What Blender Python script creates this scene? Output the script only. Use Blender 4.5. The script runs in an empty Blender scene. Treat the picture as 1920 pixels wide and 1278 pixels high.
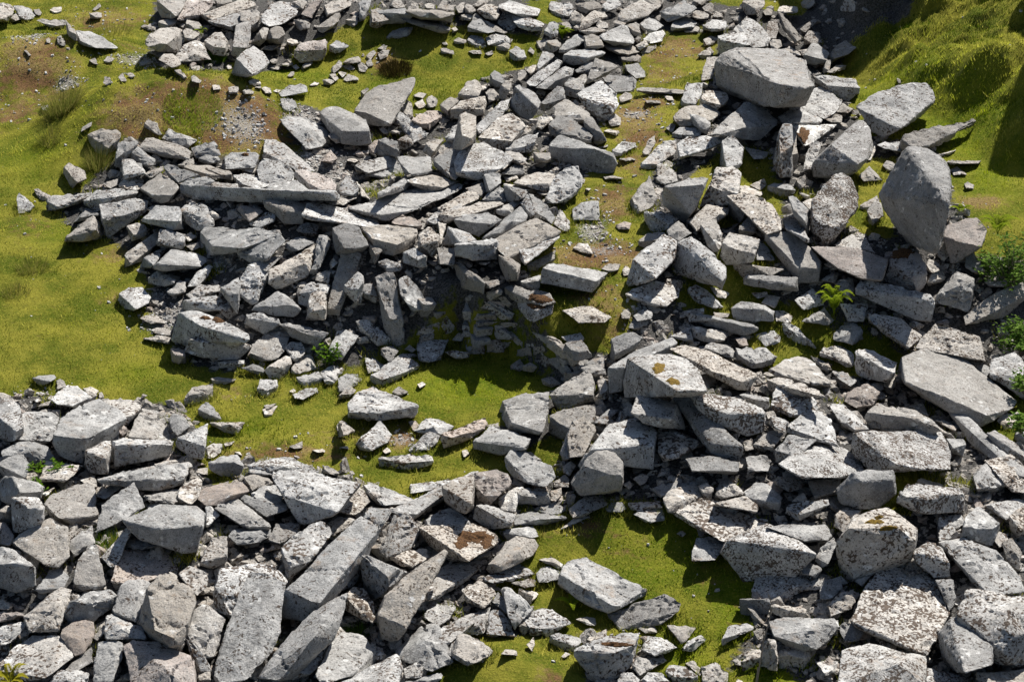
import bpy, bmesh, math, random
import numpy as np
from math import radians, sin, cos, tan, pi
from mathutils import Vector, Matrix, noise as mnoise
from mathutils.bvhtree import BVHTree

random.seed(7); rng = np.random.default_rng(11)
S = bpy.context.scene
COL = S.collection

# ------------------------------------------------------------------ camera
PITCH = radians(27.0); HF = radians(26.0)/2; CAMH = 21.6
cam = bpy.data.objects.new("Camera", bpy.data.cameras.new("Camera")); COL.objects.link(cam)
cam.location = (0, 0, CAMH); cam.rotation_euler = (radians(90)-PITCH, 0, 0)
cam.data.sensor_width = 36; cam.data.angle = 2*HF; cam.data.clip_end = 3000
S.camera = cam

# ------------------------------------------------------------------ light
SUN_EL = radians(49.0); SUN_AZ = radians(32.0)       # azimuth from +Y towards +X
w = bpy.data.worlds.new("World"); S.world = w; w.use_nodes = True
nt = w.node_tree; bg = nt.nodes["Background"]
sky = nt.nodes.new("ShaderNodeTexSky"); sky.sky_type = 'NISHITA'; sky.sun_disc = False
sky.sun_elevation = SUN_EL; sky.sun_rotation = SUN_AZ
nt.links.new(sky.outputs[0], bg.inputs[0]); bg.inputs[1].default_value = 0.05
sl = bpy.data.lights.new("Sun", 'SUN'); sl.energy = 5.0; sl.angle = radians(0.5); sl.color = (1.0, 0.965, 0.91)
sun = bpy.data.objects.new("Sun", sl); COL.objects.link(sun)
SUND = Vector((sin(SUN_AZ)*cos(SUN_EL), cos(SUN_AZ)*cos(SUN_EL), sin(SUN_EL)))
sun.rotation_euler = SUND.to_track_quat('Z', 'Y').to_euler()
sun.location = SUND*80
S.view_settings.view_transform = 'Standard'; S.view_settings.look = 'None'
S.view_settings.gamma = 1; S.view_settings.exposure = 0.66
S.cycles.max_bounces = 5; S.cycles.diffuse_bounces = 2; S.cycles.use_denoising = True

# ------------------------------------------------------------------ rays through the photograph's lens
K = tan(HF)/960.0
def ray(px, py):
    u = (px-960)*K; v = (639-py)*K
    return np.array([u, cos(PITCH)+v*sin(PITCH), -sin(PITCH)+v*cos(PITCH)])
ORG = np.array([0, 0, CAMH])
def at_z(px, py, z):
    d = ray(px, py); t = (z-CAMH)/d[2]
    return ORG+d*t
def at_y(px, py, y):
    d = ray(px, py); return ORG+d*(y/d[1])
def mpp(y):                      # metres per photo pixel at ground distance y
    return K*math.hypot(y, CAMH)

# ------------------------------------------------------------------ terrain
def vnoise(x, y, seed):
    xi = np.floor(x).astype(int); yi = np.floor(y).astype(int)
    xf = x-xi; yf = y-yi
    xf = xf*xf*(3-2*xf); yf = yf*yf*(3-2*yf)
    def h(a, b):
        n = (a*374761393 + b*668265263 + seed*974634777) & 0x7fffffff
        n = ((n ^ (n >> 13))*1274126177) & 0x7fffffff
        return ((n ^ (n >> 16)) & 0xffff)/65535.0
    return (h(xi, yi)*(1-xf)+h(xi+1, yi)*xf)*(1-yf)+(h(xi, yi+1)*(1-xf)+h(xi+1, yi+1)*xf)*yf
def fbm(x, y, seed, octs=4):
    s = 0; a = 1; t = 0
    for o in range(octs):
        s = s+a*vnoise(x*2**o, y*2**o, seed+o); t += a; a *= .5
    return s/t-0.5

STEP = 0.1
gx = np.arange(-21, 21.01, STEP); gy = np.arange(28, 92.01, STEP)
def grow(a, lo, hi):
    l = [a[0]]; s = STEP
    while l[-1] > lo: s *= 1.35; l.append(l[-1]-s)
    r = [a[-1]]; s = STEP
    while r[-1] < hi: s *= 1.35; r.append(r[-1]+s)
    return np.array(l[:0:-1]+list(a)+r[1:])
XS = grow(gx, -700, 700); YS = grow(gy, -300, 1500)
X, Y = np.meshgrid(XS, YS)

def world_poly(pts):
    return np.array([at_z(p[0], p[1], p[2] if len(p) > 2 else 0)[:2] for p in pts])
def poly_sd(P, X, Y):            # signed distance, positive inside
    d = np.full(X.shape, 1e9); ins = np.zeros(X.shape, bool)
    n = len(P)
    for i in range(n):
        ax, ay = P[i]; bx, by = P[(i+1) % n]
        ex, ey = bx-ax, by-ay; L = ex*ex+ey*ey+1e-9
        t = np.clip(((X-ax)*ex+(Y-ay)*ey)/L, 0, 1)
        d = np.minimum(d, np.hypot(X-ax-t*ex, Y-ay-t*ey))
        c = ((ay > Y) != (by > Y)) & (X < ex*(Y-ay)/(ey+1e-12)+ax)
        ins ^= c
    return np.where(ins, d, -d)
def sstep(x): x = np.clip(x, 0, 1); return x*x*(3-2*x)

H = 0.14*fbm(X/3.0, Y/3.0, 3)+0.11*fbm(X/0.9, Y/0.9, 9, 3)+0.05*fbm(X/0.4, Y/0.4, 15, 2)
def bump(px, py, hgt, rx, ry, zz=0, rot=0):
    global H
    c = at_z(px, py, zz); dx = X-c[0]; dy = Y-c[1]
    cr, sr = cos(rot), sin(rot); a = (dx*cr+dy*sr)/rx; b = (-dx*sr+dy*cr)/ry
    H = H+hgt*np.exp(-(a*a+b*b))
# the heap and the old path behind the sunken enclosure
PLAT = [(330,690),(480,700),(640,705),(760,690),(1000,760),(1060,780),(1200,760),(1500,720),(1900,700),(2300,600),(2300,200,1.2),(1500,60,1.2),(1300,40,1.2),(1050,120,1.2),(860,170,1.2),(700,240,1.2),(560,300,1.0),(230,250,.6),(100,370,.3),(230,520),(280,610)]
PW = world_poly(PLAT); sd = poly_sd(PW, X, Y)
cw = at_z(940, 650, 0); plat = 1.35*sstep(sd/(4.0-2.6*np.exp(-((X-cw[0])**2+(Y-cw[1])**2)/9.0)))
PIT = [(690,700),(800,660),(838,655),(868,645),(878,668),(955,672),(1000,700),(1040,730),(1075,770),(1000,850),(840,830)]
sdp = poly_sd(world_poly(PIT), X, Y)
plat = plat*(1-sstep((sdp+0.22)/0.28))
H = H+plat
# spoil mounds, heaps and hummocks
bump(330,245,1.15,3.0,2.3,0); bump(450,240,0.5,2.0,2.6,0); bump(215,250,.35,1.6,2.0,0)
bump(60,135,1.0,3.4,2.0,0)
bump(235,165,0.2,2.4,1.4,0)
bump(700,60,0.7,3.5,2.0,0)
bump(1290,760,0.9,3.0,2.6,0.8)
bump(1640,1000,0.7,4.0,3.0)
bump(330,1060,0.6,5.0,3.0)
bump(960,1290,0.45,1.2,1.0)
bump(1000,40,0.5,4.0,3.0)
gm = at_z(340, 255, 0); gm2 = at_z(80, 140, 0)
H = H+0.34*fbm(X/.8, Y/.7, 41, 4)*(np.exp(-((X-gm[0])/4.5)**2-((Y-gm[1])/2.2)**2)+np.exp(-((X-gm2[0])/4)**2-((Y-gm2[1])/4)**2))
# the grassy hillside on the right
HILL = [(1560,100),(1605,150),(1640,260),(1790,340),(1850,420),(1990,450),(2600,500),(4000,300),(4000,-300),(1400,-300),(1420,-60),(1500,30)]
sdh = poly_sd(world_poly(HILL), X, Y)
hill = 4.6*(1-np.exp(-np.maximum(sdh,0)/6.0))
BANK = [(1585,92),(1625,100),(2200,60),(4000,-100),(4000,-420),(1560,-300),(1480,-60),(1545,20)]
sdb = poly_sd(world_poly(BANK), X, Y)
hill = hill+2.6*sstep((sdb)/0.9)
lump = np.abs(fbm(X/1.5+5, Y/1.2, 21, 3))*1.9+fbm(X/0.55, Y/0.5, 27, 2)*0.30
H = H+hill+lump*sstep(sdh/1.6)
# ground falls away far beyond everything in view
GH = H
def h_at(x, y):
    i = np.clip(np.searchsorted(XS, x)-1, 0, len(XS)-2); j = np.clip(np.searchsorted(YS, y)-1, 0, len(YS)-2)
    fx = np.clip((x-XS[i])/(XS[i+1]-XS[i]), 0, 1); fy = np.clip((y-YS[j])/(YS[j+1]-YS[j]), 0, 1)
    return (GH[j, i]*(1-fx)+GH[j, i+1]*fx)*(1-fy)+(GH[j+1, i]*(1-fx)+GH[j+1, i+1]*fx)*fy
def hit(px, py, lift=0.0):
    d = ray(px, py); t0 = (8-CAMH)/d[2]; t1 = (-1.5-CAMH)/d[2]
    ts = np.linspace(t0, t1, 260); P = ORG+ts[:, None]*d
    f = P[:, 2]-h_at(P[:, 0], P[:, 1])-lift
    k = np.argmax(f < 0)
    if f[k] >= 0: k = len(ts)-1
    a, b = ts[max(k-1, 0)], ts[k]
    for _ in range(14):
        m = (a+b)/2; p = ORG+m*d
        if p[2]-h_at(p[0], p[1])-lift < 0: b = m
        else: a = m
    return ORG+b*d

# which parts of the ground carry turf, dry turf, gravel
GRASS = [
 [(-700,-400),(285,-60),(270,60),(262,105),(290,128),(360,150),(440,120),(480,140),(560,130),(560,95),(640,60),(690,40),(700,60),(780,40),(830,60),(880,55),(1000,75),(1000,120),(920,140),(880,150),(850,180),(830,205),(780,215),(690,215),(650,205),(560,190),(525,200),(530,290),(420,285),(330,262),(300,250),(228,255),(205,290),(170,320),(130,360),(90,385),(110,425),(170,450),(240,480),(268,540),(262,590),(300,620),(320,690),(400,700),(480,700),(640,706),(700,690),(790,655),(850,640),(875,660),(960,672),(1000,705),(1045,735),(960,760),(930,790),(880,800),(930,850),(960,865),(1035,830),(1050,855),(940,880),(900,905),(760,940),(700,905),(660,880),(460,858),(400,830),(380,790),(330,755),(265,745),(170,745),(60,730),(-40,745),(-700,780)],
 [(1225,64),(1335,66),(1320,150),(1285,180),(1265,240),(1220,300),(1195,370),(1200,450),(1190,500),(1180,560),(1160,650),(1045,650),(1025,565),(1000,490),(1045,430),(1080,370),(1130,310),(1140,240),(1160,180),(1195,150)],
 [(1560,150),(1600,90),(1640,60),(1720,20),(1760,-60),(4000,-400),(4000,500),(1830,470),(1790,330),(1760,270),(1640,250),(1600,190)],
 [(1440,590),(1520,585),(1560,640),(1640,640),(1710,680),(1660,700),(1590,700),(1540,660),(1440,690),(1420,650)],
 [(1355,490),(1440,520),(1410,560),(1480,580),(1350,600),(1280,560)],
 [(1010,985),(1090,965),(1270,950),(1330,1010),(1400,1100),(1390,1160),(1340,1278),(1430,1250),(1500,1290),(1260,1330),(1230,1278),(1280,1200),(1050,1180),(1000,1120),(930,1110),(1000,1060),(960,1000)],
 [(820,1215),(900,1200),(1060,1205),(1090,1300),(1000,1400),(820,1350)],
 [(1330,0),(1390,10),(1500,25),(1480,-60),(1330,-60)], [(1000,5),(1030,0),(1040,40),(1010,40)],
 [(700,40),(640,65),(660,90),(700,110)], [(1600,310),(1670,300),(1660,440),(1600,430)],
 [(1860,740),(1920,740),(1890,830),(1840,810)], [(1620,900),(1720,880),(1750,930),(1640,980)],
 [(1290,350),(1370,280),(1430,290),(1460,400),(1360,420)], [(1380,470),(1460,460),(1420,500),(1370,500)],
 [(380,840),(440,860),(420,900),(390,880)], [(520,270),(560,280),(560,330),(530,330)],
]
M = np.zeros(X.shape)
for g in GRASS:
    P = np.array([hit(max(-900, p[0]), p[1])[:2] if -300 < p[0] < 2200 and -60 < p[1] < 1320 else at_z(p[0], p[1], 0)[:2] for p in g])
    M = np.maximum(M, sstep(poly_sd(P, X, Y)/0.8+0.72))
def spots(lst):
    A = np.zeros(X.shape)
    for px, py, rx, ry, a in lst:
        c = hit(px, py); k = mpp(c[1]); dx = (X-c[0])/(rx*k); dy = (Y-c[1])/(ry*k/sin(PITCH))
        A = np.maximum(A, a*np.exp(-(dx*dx+dy*dy)))
    return A
DRY = spots([(1270,90,60,25,.75),(1245,140,50,25,.6),(1215,190,45,25,.8),(1180,300,40,40,.55),(1150,380,45,40,.7),(1140,570,50,40,.5),(1190,225,45,40,1),(1200,260,50,30,.8),(1120,480,90,25,1),(1100,560,40,20,.6),(1240,100,50,30,.6),(1260,150,60,30,.5),
  (450,230,90,45,1),(380,180,90,30,.8),(270,210,90,35,.8),(60,130,90,40,.7),(60,90,80,30,.7),(30,210,60,30,.6),(200,40,90,40,.55),(250,90,40,20,.4),(100,180,60,30,.5),
  (620,310,30,20,.5),(750,820,40,20,.9),(540,850,140,20,.6),(640,820,80,25,.4),(1080,985,70,20,.5),(1180,1030,60,30,.25),(1330,1090,50,30,.2),
  (1030,1270,30,20,.4),(720,115,30,20,.8),(900,50,40,15,.5),(220,480,60,20,.5),(230,560,50,20,.4),(60,420,60,50,.25),(1400,1210,40,40,.35),(1420,60,50,20,.3),(1840,380,40,15,.9),(430,740,60,15,.3)])
LUSH = spots([(860,720,110,45,1),(1250,1050,120,60,.55),(1370,1130,50,60,.8),(1700,150,120,80,.8),(1800,250,90,80,1),(1850,330,60,60,.9),(560,140,80,20,.7),(480,800,90,25,.4),(340,620,40,40,.7),
  (900,160,80,20,.7),(740,175,60,30,.8),(60,290,80,50,.6),(100,440,60,30,.5),(1280,1230,60,40,.8),(1460,1260,60,30,.9),(1600,600,80,30,.5),(250,700,80,20,.6),(1570,950,60,30,.7)])
GRAV = spots([(590,300,60,25,1),(560,215,40,20,1),(455,235,60,30,.75),(330,270,60,10,.4),(640,335,50,15,1),(310,600,50,25,1),(290,560,30,20,.8),(1190,215,35,12,.8),(1110,430,35,40,.8),(1130,470,60,20,.6),
  (1200,590,40,20,.6),(60,70,40,25,.7),(260,115,60,20,.7),(125,160,30,15,.8),(430,480,50,20,.9),(70,740,50,15,.5),(750,825,30,15,.7),(700,110,40,15,.3),(905,1010,40,20,.3)])

def new_mesh(name, verts, faces=None, tris=None):
    me = bpy.data.meshes.new(name)
    if tris is None:
        me.from_pydata([tuple(v) for v in verts], [], faces)
    else:
        n = len(tris); k = tris.shape[1]
        me.vertices.add(len(verts)); me.vertices.foreach_set("co", np.asarray(verts, dtype=np.float32).ravel())
        me.loops.add(n*k); me.loops.foreach_set("vertex_index", np.asarray(tris, dtype=np.int32).ravel())
        me.polygons.add(n); me.polygons.foreach_set("loop_start", np.arange(n, dtype=np.int32)*k)
        try: me.polygons.foreach_set("loop_total", np.full(n, k, dtype=np.int32))
        except Exception: pass
        me.update(calc_edges=True)
    return me
def add_obj(name, me, mat=None, parent=None):
    o = bpy.data.objects.new(name, me); COL.objects.link(o)
    if mat: me.materials.append(mat)
    if parent: o.parent = parent
    return o
def tag(o, label=None, cat=None, group=None, kind=None):
    if label: o["label"] = label
    if cat: o["category"] = cat
    if group: o["group"] = group
    if kind: o["kind"] = kind
    return o
def attr(me, name, vals):
    a = me.attributes.new(name, 'FLOAT', 'POINT'); a.data.foreach_set("value", np.asarray(vals, dtype=np.float32).ravel())

# ------------------------------------------------------------------ materials
class NT:
    def __init__(s, name):
        s.m = bpy.data.materials.new(name); s.m.use_nodes = True; s.t = s.m.node_tree
        s.b = s.t.nodes["Principled BSDF"]; s.out = s.t.nodes["Material Output"]
        s.b.inputs["Roughness"].default_value = 0.92; s.b.inputs["Specular IOR Level"].default_value = 0.25
    def n(s, typ, **kw):
        x = s.t.nodes.new(typ)
        for k, v in kw.items(): setattr(x, k, v)
        return x
    def l(s, a, b): s.t.links.new(a, b)
    def noise(s, vec, scale, detail=4, rough=.55, dist=0):
        x = s.n("ShaderNodeTexNoise"); x.inputs["Scale"].default_value = scale; x.inputs["Detail"].default_value = detail
        x.inputs["Roughness"].default_value = rough; x.inputs["Distortion"].default_value = dist
        if vec: s.l(vec, x.inputs["Vector"])
        return x.outputs["Fac"]
    def ramp(s, fac, lo, hi, a=0., b=1.):
        x = s.n("ShaderNodeMapRange"); x.interpolation_type = 'SMOOTHSTEP'
        for i, v in zip((1, 2, 3, 4), (lo, hi, a, b)): x.inputs[i].default_value = v
        s.l(fac, x.inputs[0]); return x.outputs[0]
    def mix(s, fac, a, b):
        x = s.n("ShaderNodeMix", data_type='RGBA')
        if isinstance(fac, float): x.inputs[0].default_value = fac
        else: s.l(fac, x.inputs[0])
        for i, c in ((6, a), (7, b)):
            if isinstance(c, tuple): x.inputs[i].default_value = c+(1,)
            else: s.l(c, x.inputs[i])
        return x.outputs[2]
    def math(s, op, a, b=None):
        x = s.n("ShaderNodeMath", operation=op)
        for i, c in ((0, a), (1, b)):
            if c is None: continue
            if isinstance(c, (int, float)): x.inputs[i].default_value = c
            else: s.l(c, x.inputs[i])
        return x.outputs[0]
    def bump(s, h, dist, strength=1):
        x = s.n("ShaderNodeBump"); x.inputs["Distance"].default_value = dist; x.inputs["Strength"].default_value = strength
        s.l(h, x.inputs["Height"]); s.l(x.outputs[0], s.b.inputs["Normal"])

def rock_mat(name, base, white, wthr, brown, bthr, tint=None):
    """granite: base grey, pale lichen blotches, dark-brown crusts; all fixed to the stone"""
    k = NT(name)
    oi = k.n("ShaderNodeObjectInfo"); tc = k.n("ShaderNodeTexCoord")
    off = k.n("ShaderNodeVectorMath", operation='ADD'); mul = k.n("ShaderNodeVectorMath", operation='SCALE')
    cmb = k.n("ShaderNodeCombineXYZ")
    for i, f in enumerate((37., 91., 53.)): k.l(k.math('MULTIPLY', oi.outputs["Random"], f), cmb.inputs[i])
    scl = k.n("ShaderNodeVectorMath", operation='SCALE'); k.l(tc.outputs["Object"], scl.inputs[0]); k.l(k.ramp(k.math('FRACT', k.math('MULTIPLY', oi.outputs["Random"], 133.7)), 0, 1, .75, 1.45), scl.inputs["Scale"])
    k.l(scl.outputs[0], off.inputs[0]); k.l(cmb.outputs[0], off.inputs[1])
    v = off.outputs[0]
    rnd = oi.outputs["Random"]
    r2 = k.math('FRACT', k.math('MULTIPLY', rnd, 17.31)); r3 = k.math('FRACT', k.math('MULTIPLY', rnd, 71.7)); r4 = k.math('FRACT', k.math('MULTIPLY', rnd, 231.3))
    big = k.noise(v, 1.6, 5, .6); mid = k.noise(v, 7, 5, .65); fine = k.noise(v, 30, 5, .8); grain = k.noise(v, 85, 2, .7)
    c = k.mix(k.ramp(big, .32, .66), tuple(x*.70 for x in base), tuple(min(1, x*1.30) for x in base))
    # warm or cool stone, by the stone
    c = k.mix(k.ramp(r2, .40, 1., 0, .75), c, (base[0]*1.08, base[1]*.95, base[2]*.80))
    c = k.mix(k.ramp(r4, .70, 1., 0, .45), c, (.21, .20, .19))
    rust = k.math('MULTIPLY', k.ramp(k.noise(v, 3.1, 5, .65), .54, .70, 0, .6), k.ramp(r4, .0, .5, 1, .15))
    c = k.mix(rust, c, (.30, .19, .105))
    if tint: c = k.mix(k.ramp(k.noise(v, 2.4, 4, .6), .38, .62, .15, .75), c, tint)
    # dark weathering in the grain
    c = k.mix(k.ramp(mid, .50, .68, 0, .55), c, (.12, .115, .11))
    c = k.mix(k.ramp(fine, .48, .62, 0, .70), c, (.10, .097, .092))
    c = k.mix(k.ramp(grain, .52, .66, 0, .6), c, (.60, .59, .57))
    # pale crustose lichen
    vo = k.n("ShaderNodeTexVoronoi"); vo.feature = 'F1'; vo.inputs["Scale"].default_value = 5.5; vo.inputs["Randomness"].default_value = 1
    wv = k.n("ShaderNodeVectorMath", operation='ADD'); k.l(v, wv.inputs[0])
    ns = k.n("ShaderNodeTexNoise"); ns.inputs["Scale"].default_value = 9; ns.inputs["Detail"].default_value = 4; k.l(v, ns.inputs["Vector"])
    sc = k.n("ShaderNodeVectorMath", operation='SCALE'); sc.inputs["Scale"].default_value = .22; k.l(ns.outputs["Color"], sc.inputs[0]); k.l(sc.outputs[0], wv.inputs[1])
    k.l(wv.outputs[0], vo.inputs["Vector"])
    disc = k.ramp(vo.outputs["Distance"], .28, .36, 1, 0)
    sel = k.ramp(k.noise(v, 2.1, 3, .5), wthr, wthr+.1)
    wl = k.math('MULTIPLY', disc, sel)
    patch = k.ramp(k.noise(v, 4.2, 7, .68), wthr+.02, wthr+.13, 0, .8)
    c = k.mix(k.math('MAXIMUM', k.math('MULTIPLY', wl, .85), k.math('MULTIPLY', patch, .7)), c, white)
    # brown-black leafy lichen in crusts
    bl = k.noise(v, 18, 3, .5, .3); bs = k.noise(v, 2.6, 4, .55)
    thr = k.math('ADD', bl, k.math('MULTIPLY', bs, .55))
    bsh = k.math('ADD', thr, k.ramp(r3, 0, 1, -.05, .05))
    bm = k.ramp(bsh, bthr, bthr+.04, 0, .90)
    c = k.mix(bm, c, k.mix(k.ramp(fine, .4, .6), brown, tuple(x*1.9 for x in brown)))
    br = k.n("ShaderNodeBrightContrast")
    hsv = k.n("ShaderNodeHueSaturation"); k.l(c, hsv.inputs["Color"]); k.l(k.ramp(r3, 0, 1, .80, 1.18), hsv.inputs["Value"])
    k.l(hsv.outputs[0], k.b.inputs["Base Color"])
    hh = k.math('ADD', k.math('ADD', k.math('MULTIPLY', mid, .9), k.math('MULTIPLY', k.noise(v, 15, 4, .7), .8)), k.math('ADD', k.math('MULTIPLY', fine, .4), k.math('MULTIPLY', bm, .25)))
    k.bump(hh, .035, .9)
    k.t.nodes.remove(br)
    return k.m
W1 = (.70, .69, .66); BR = (.042, .027, .017)
ROCK = {
 'g': rock_mat("granite_grey", (.355, .350, .338), W1, .62, BR, .90),
 'G': rock_mat("granite_boulder", (.315, .310, .300), W1, .58, BR, .885),
 'l': rock_mat("granite_lichened", (.405, .397, .38), W1, .55, BR, .885),
 'L': rock_mat("granite_brown_lichened", (.39, .375, .35), W1, .55, BR, .80),
 'm': rock_mat("granite_crusted", (.45, .44, .42), (.68, .67, .645), .55, BR, .835),
 'p': rock_mat("granite_pink", (.40, .355, .32), W1, .58, BR, .90, (.36, .30, .265)),
 'w': rock_mat("granite_white", (.56, .545, .515), (.70, .69, .66), .5, BR, .94),
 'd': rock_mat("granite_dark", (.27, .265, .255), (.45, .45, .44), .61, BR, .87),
}

def ground_mat():
    k = NT("turf_and_soil")
    tc = k.n("ShaderNodeTexCoord"); v = tc.outputs["Object"]
    def at(n):
        a = k.n("ShaderNodeAttribute"); a.attribute_name = n; return a.outputs["Fac"]
    m, dry, gr, lush = at("turf"), at("dry"), at("gravel"), at("lush")
    n1 = k.noise(v, .9, 5, .6); n2 = k.noise(v, 4, 5, .65); n3 = k.noise(v, 22, 4, .7); n4 = k.noise(v, 70, 3, .7)
    g = k.mix(k.ramp(n1, .38, .62), (.085, .115, .005), (.25, .235, .028))
    g = k.mix(k.ramp(n2, .5, .75, 0, .6), g, (.055, .075, .002))
    g = k.mix(k.math('MULTIPLY', lush, .8), g, k.mix(k.ramp(n2, .35, .65), (.09, .15, .002), (.20, .25, .004)))
    g = k.mix(k.ramp(n3, .45, .7, 0, .5), g, (.36, .31, .05))
    d2 = k.ramp(k.math('ADD', dry, k.math('MULTIPLY', k.math('SUBTRACT', n2, .5), 1.6)), .15, .62)
    dc = k.mix(k.ramp(n1, .4, .6), (.22, .125, .055), (.31, .23, .085))
    g = k.mix(d2, g, k.mix(k.ramp(n3, .45, .68), dc, (.11, .06, .028)))
    soil = k.mix(k.ramp(n3, .35, .65), (.035, .033, .030), (.16, .152, .142))
    e = k.ramp(k.math('ADD', m, k.math('MULTIPLY', k.math('SUBTRACT', n2, .5), 1.5)), .35, .6)
    c = k.mix(e, soil, g)
    gv = k.mix(k.ramp(n4, .4, .6), (.22, .20, .175), (.52, .49, .45))
    ge = k.ramp(k.math('ADD', gr, k.math('MULTIPLY', k.math('SUBTRACT', n3, .5), 1.6)), .45, .75, 0, .9)
    c = k.mix(ge, c, gv)
    k.l(c, k.b.inputs["Base Color"])
    k.bump(k.math('ADD', n3, k.math('MULTIPLY', n4, .5)), .08, .9)
    k.b.inputs["Specular IOR Level"].default_value = .1
    return k.m
def leaf_mat(name, a, b, trans=.45, attrname="tone"):
    k = NT(name)
    at = k.n("ShaderNodeAttribute"); at.attribute_name = attrname
    c = k.mix(at.outputs["Fac"], a, b)
    d = k.n("ShaderNodeBsdfDiffuse"); t = k.n("ShaderNodeBsdfTranslucent"); mx = k.n("ShaderNodeMixShader"); mx.inputs[0].default_value = trans
    k.l(c, d.inputs[0]); k.l(c, t.inputs[0]); k.l(d.outputs[0], mx.inputs[1]); k.l(t.outputs[0], mx.inputs[2])
    k.t.nodes.remove(k.b); k.l(mx.outputs[0], k.out.inputs[0])
    return k.m
def grass_mat():
    k = NT("grass_blades")
    def at(n):
        a = k.n("ShaderNodeAttribute"); a.attribute_name = n; return a.outputs["Fac"]
    c = k.mix(at("tone"), (.055, .095, .003), (.58, .53, .105))
    c = k.mix(k.math('MULTIPLY', at("lush"), .85), c, k.mix(at("tone"), (.055, .115, .001), (.42, .50, .010)))
    d = k.n("ShaderNodeBsdfDiffuse"); t = k.n("ShaderNodeBsdfTranslucent"); mx = k.n("ShaderNodeMixShader"); mx.inputs[0].default_value = .45
    k.l(c, d.inputs[0]); k.l(c, t.inputs[0]); k.l(d.outputs[0], mx.inputs[1]); k.l(t.outputs[0], mx.inputs[2])
    k.t.nodes.remove(k.b); k.l(mx.outputs[0], k.out.inputs[0])
    return k.m
GRASSM = grass_mat()
DRYM = leaf_mat("dry_moss", (.15, .07, .026), (.42, .26, .09), .3)
RUSHM = leaf_mat("rush_blades", (.10, .14, .016), (.34, .28, .09), .4)
FERNM = leaf_mat("fern_leaf", (.16, .25, .015), (.34, .40, .03), .5)
YFERNM = leaf_mat("yellow_fern_leaf", (.25, .27, .02), (.48, .40, .04), .5)
BUSHM = leaf_mat("bush_leaf", (.05, .11, .016), (.20, .30, .06), .4)
HERBM = leaf_mat("herb_leaf", (.06, .13, .012), (.15, .26, .02), .4)
TWIGM = leaf_mat("twig_bark", (.16, .13, .10), (.30, .26, .21), 0)
def plain(name, a, b, sc):
    k = NT(name); tc = k.n("ShaderNodeTexCoord")
    n = k.noise(tc.outputs["Object"], sc, 5, .7)
    k.l(k.mix(k.ramp(n, .38, .62), a, b), k.b.inputs["Base Color"]); k.bump(n, .05, 1); return k.m
MOSSB = plain("brown_moss", (.050, .024, .010), (.15, .075, .028), 28)
MOSSY = plain("yellow_moss", (.10, .065, .012), (.24, .15, .02), 28)
SOILM = plain("crag_rock", (.05, .048, .045), (.16, .155, .15), 3)

# ------------------------------------------------------------------ ground sheet
ny, nx = X.shape
idx = np.arange(nx*ny).reshape(ny, nx)
quads = np.stack([idx[:-1, :-1], idx[:-1, 1:], idx[1:, 1:], idx[1:, :-1]], -1).reshape(-1, 4)
gme = new_mesh("ground", np.stack([X, Y, GH], -1).reshape(-1, 3), tris=quads)
attr(gme, "turf", M); attr(gme, "dry", DRY); attr(gme, "lush", LUSH); attr(gme, "gravel", GRAV)
gme.polygons.foreach_set("use_smooth", np.ones(len(quads), bool))
tag(add_obj("ground", gme, ground_mat()), kind="structure")

def gsample(A, x, y):
    i = np.clip(np.searchsorted(XS, x)-1, 0, nx-1); j = np.clip(np.searchsorted(YS, y)-1, 0, ny-1)
    return A[j, i]

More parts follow.
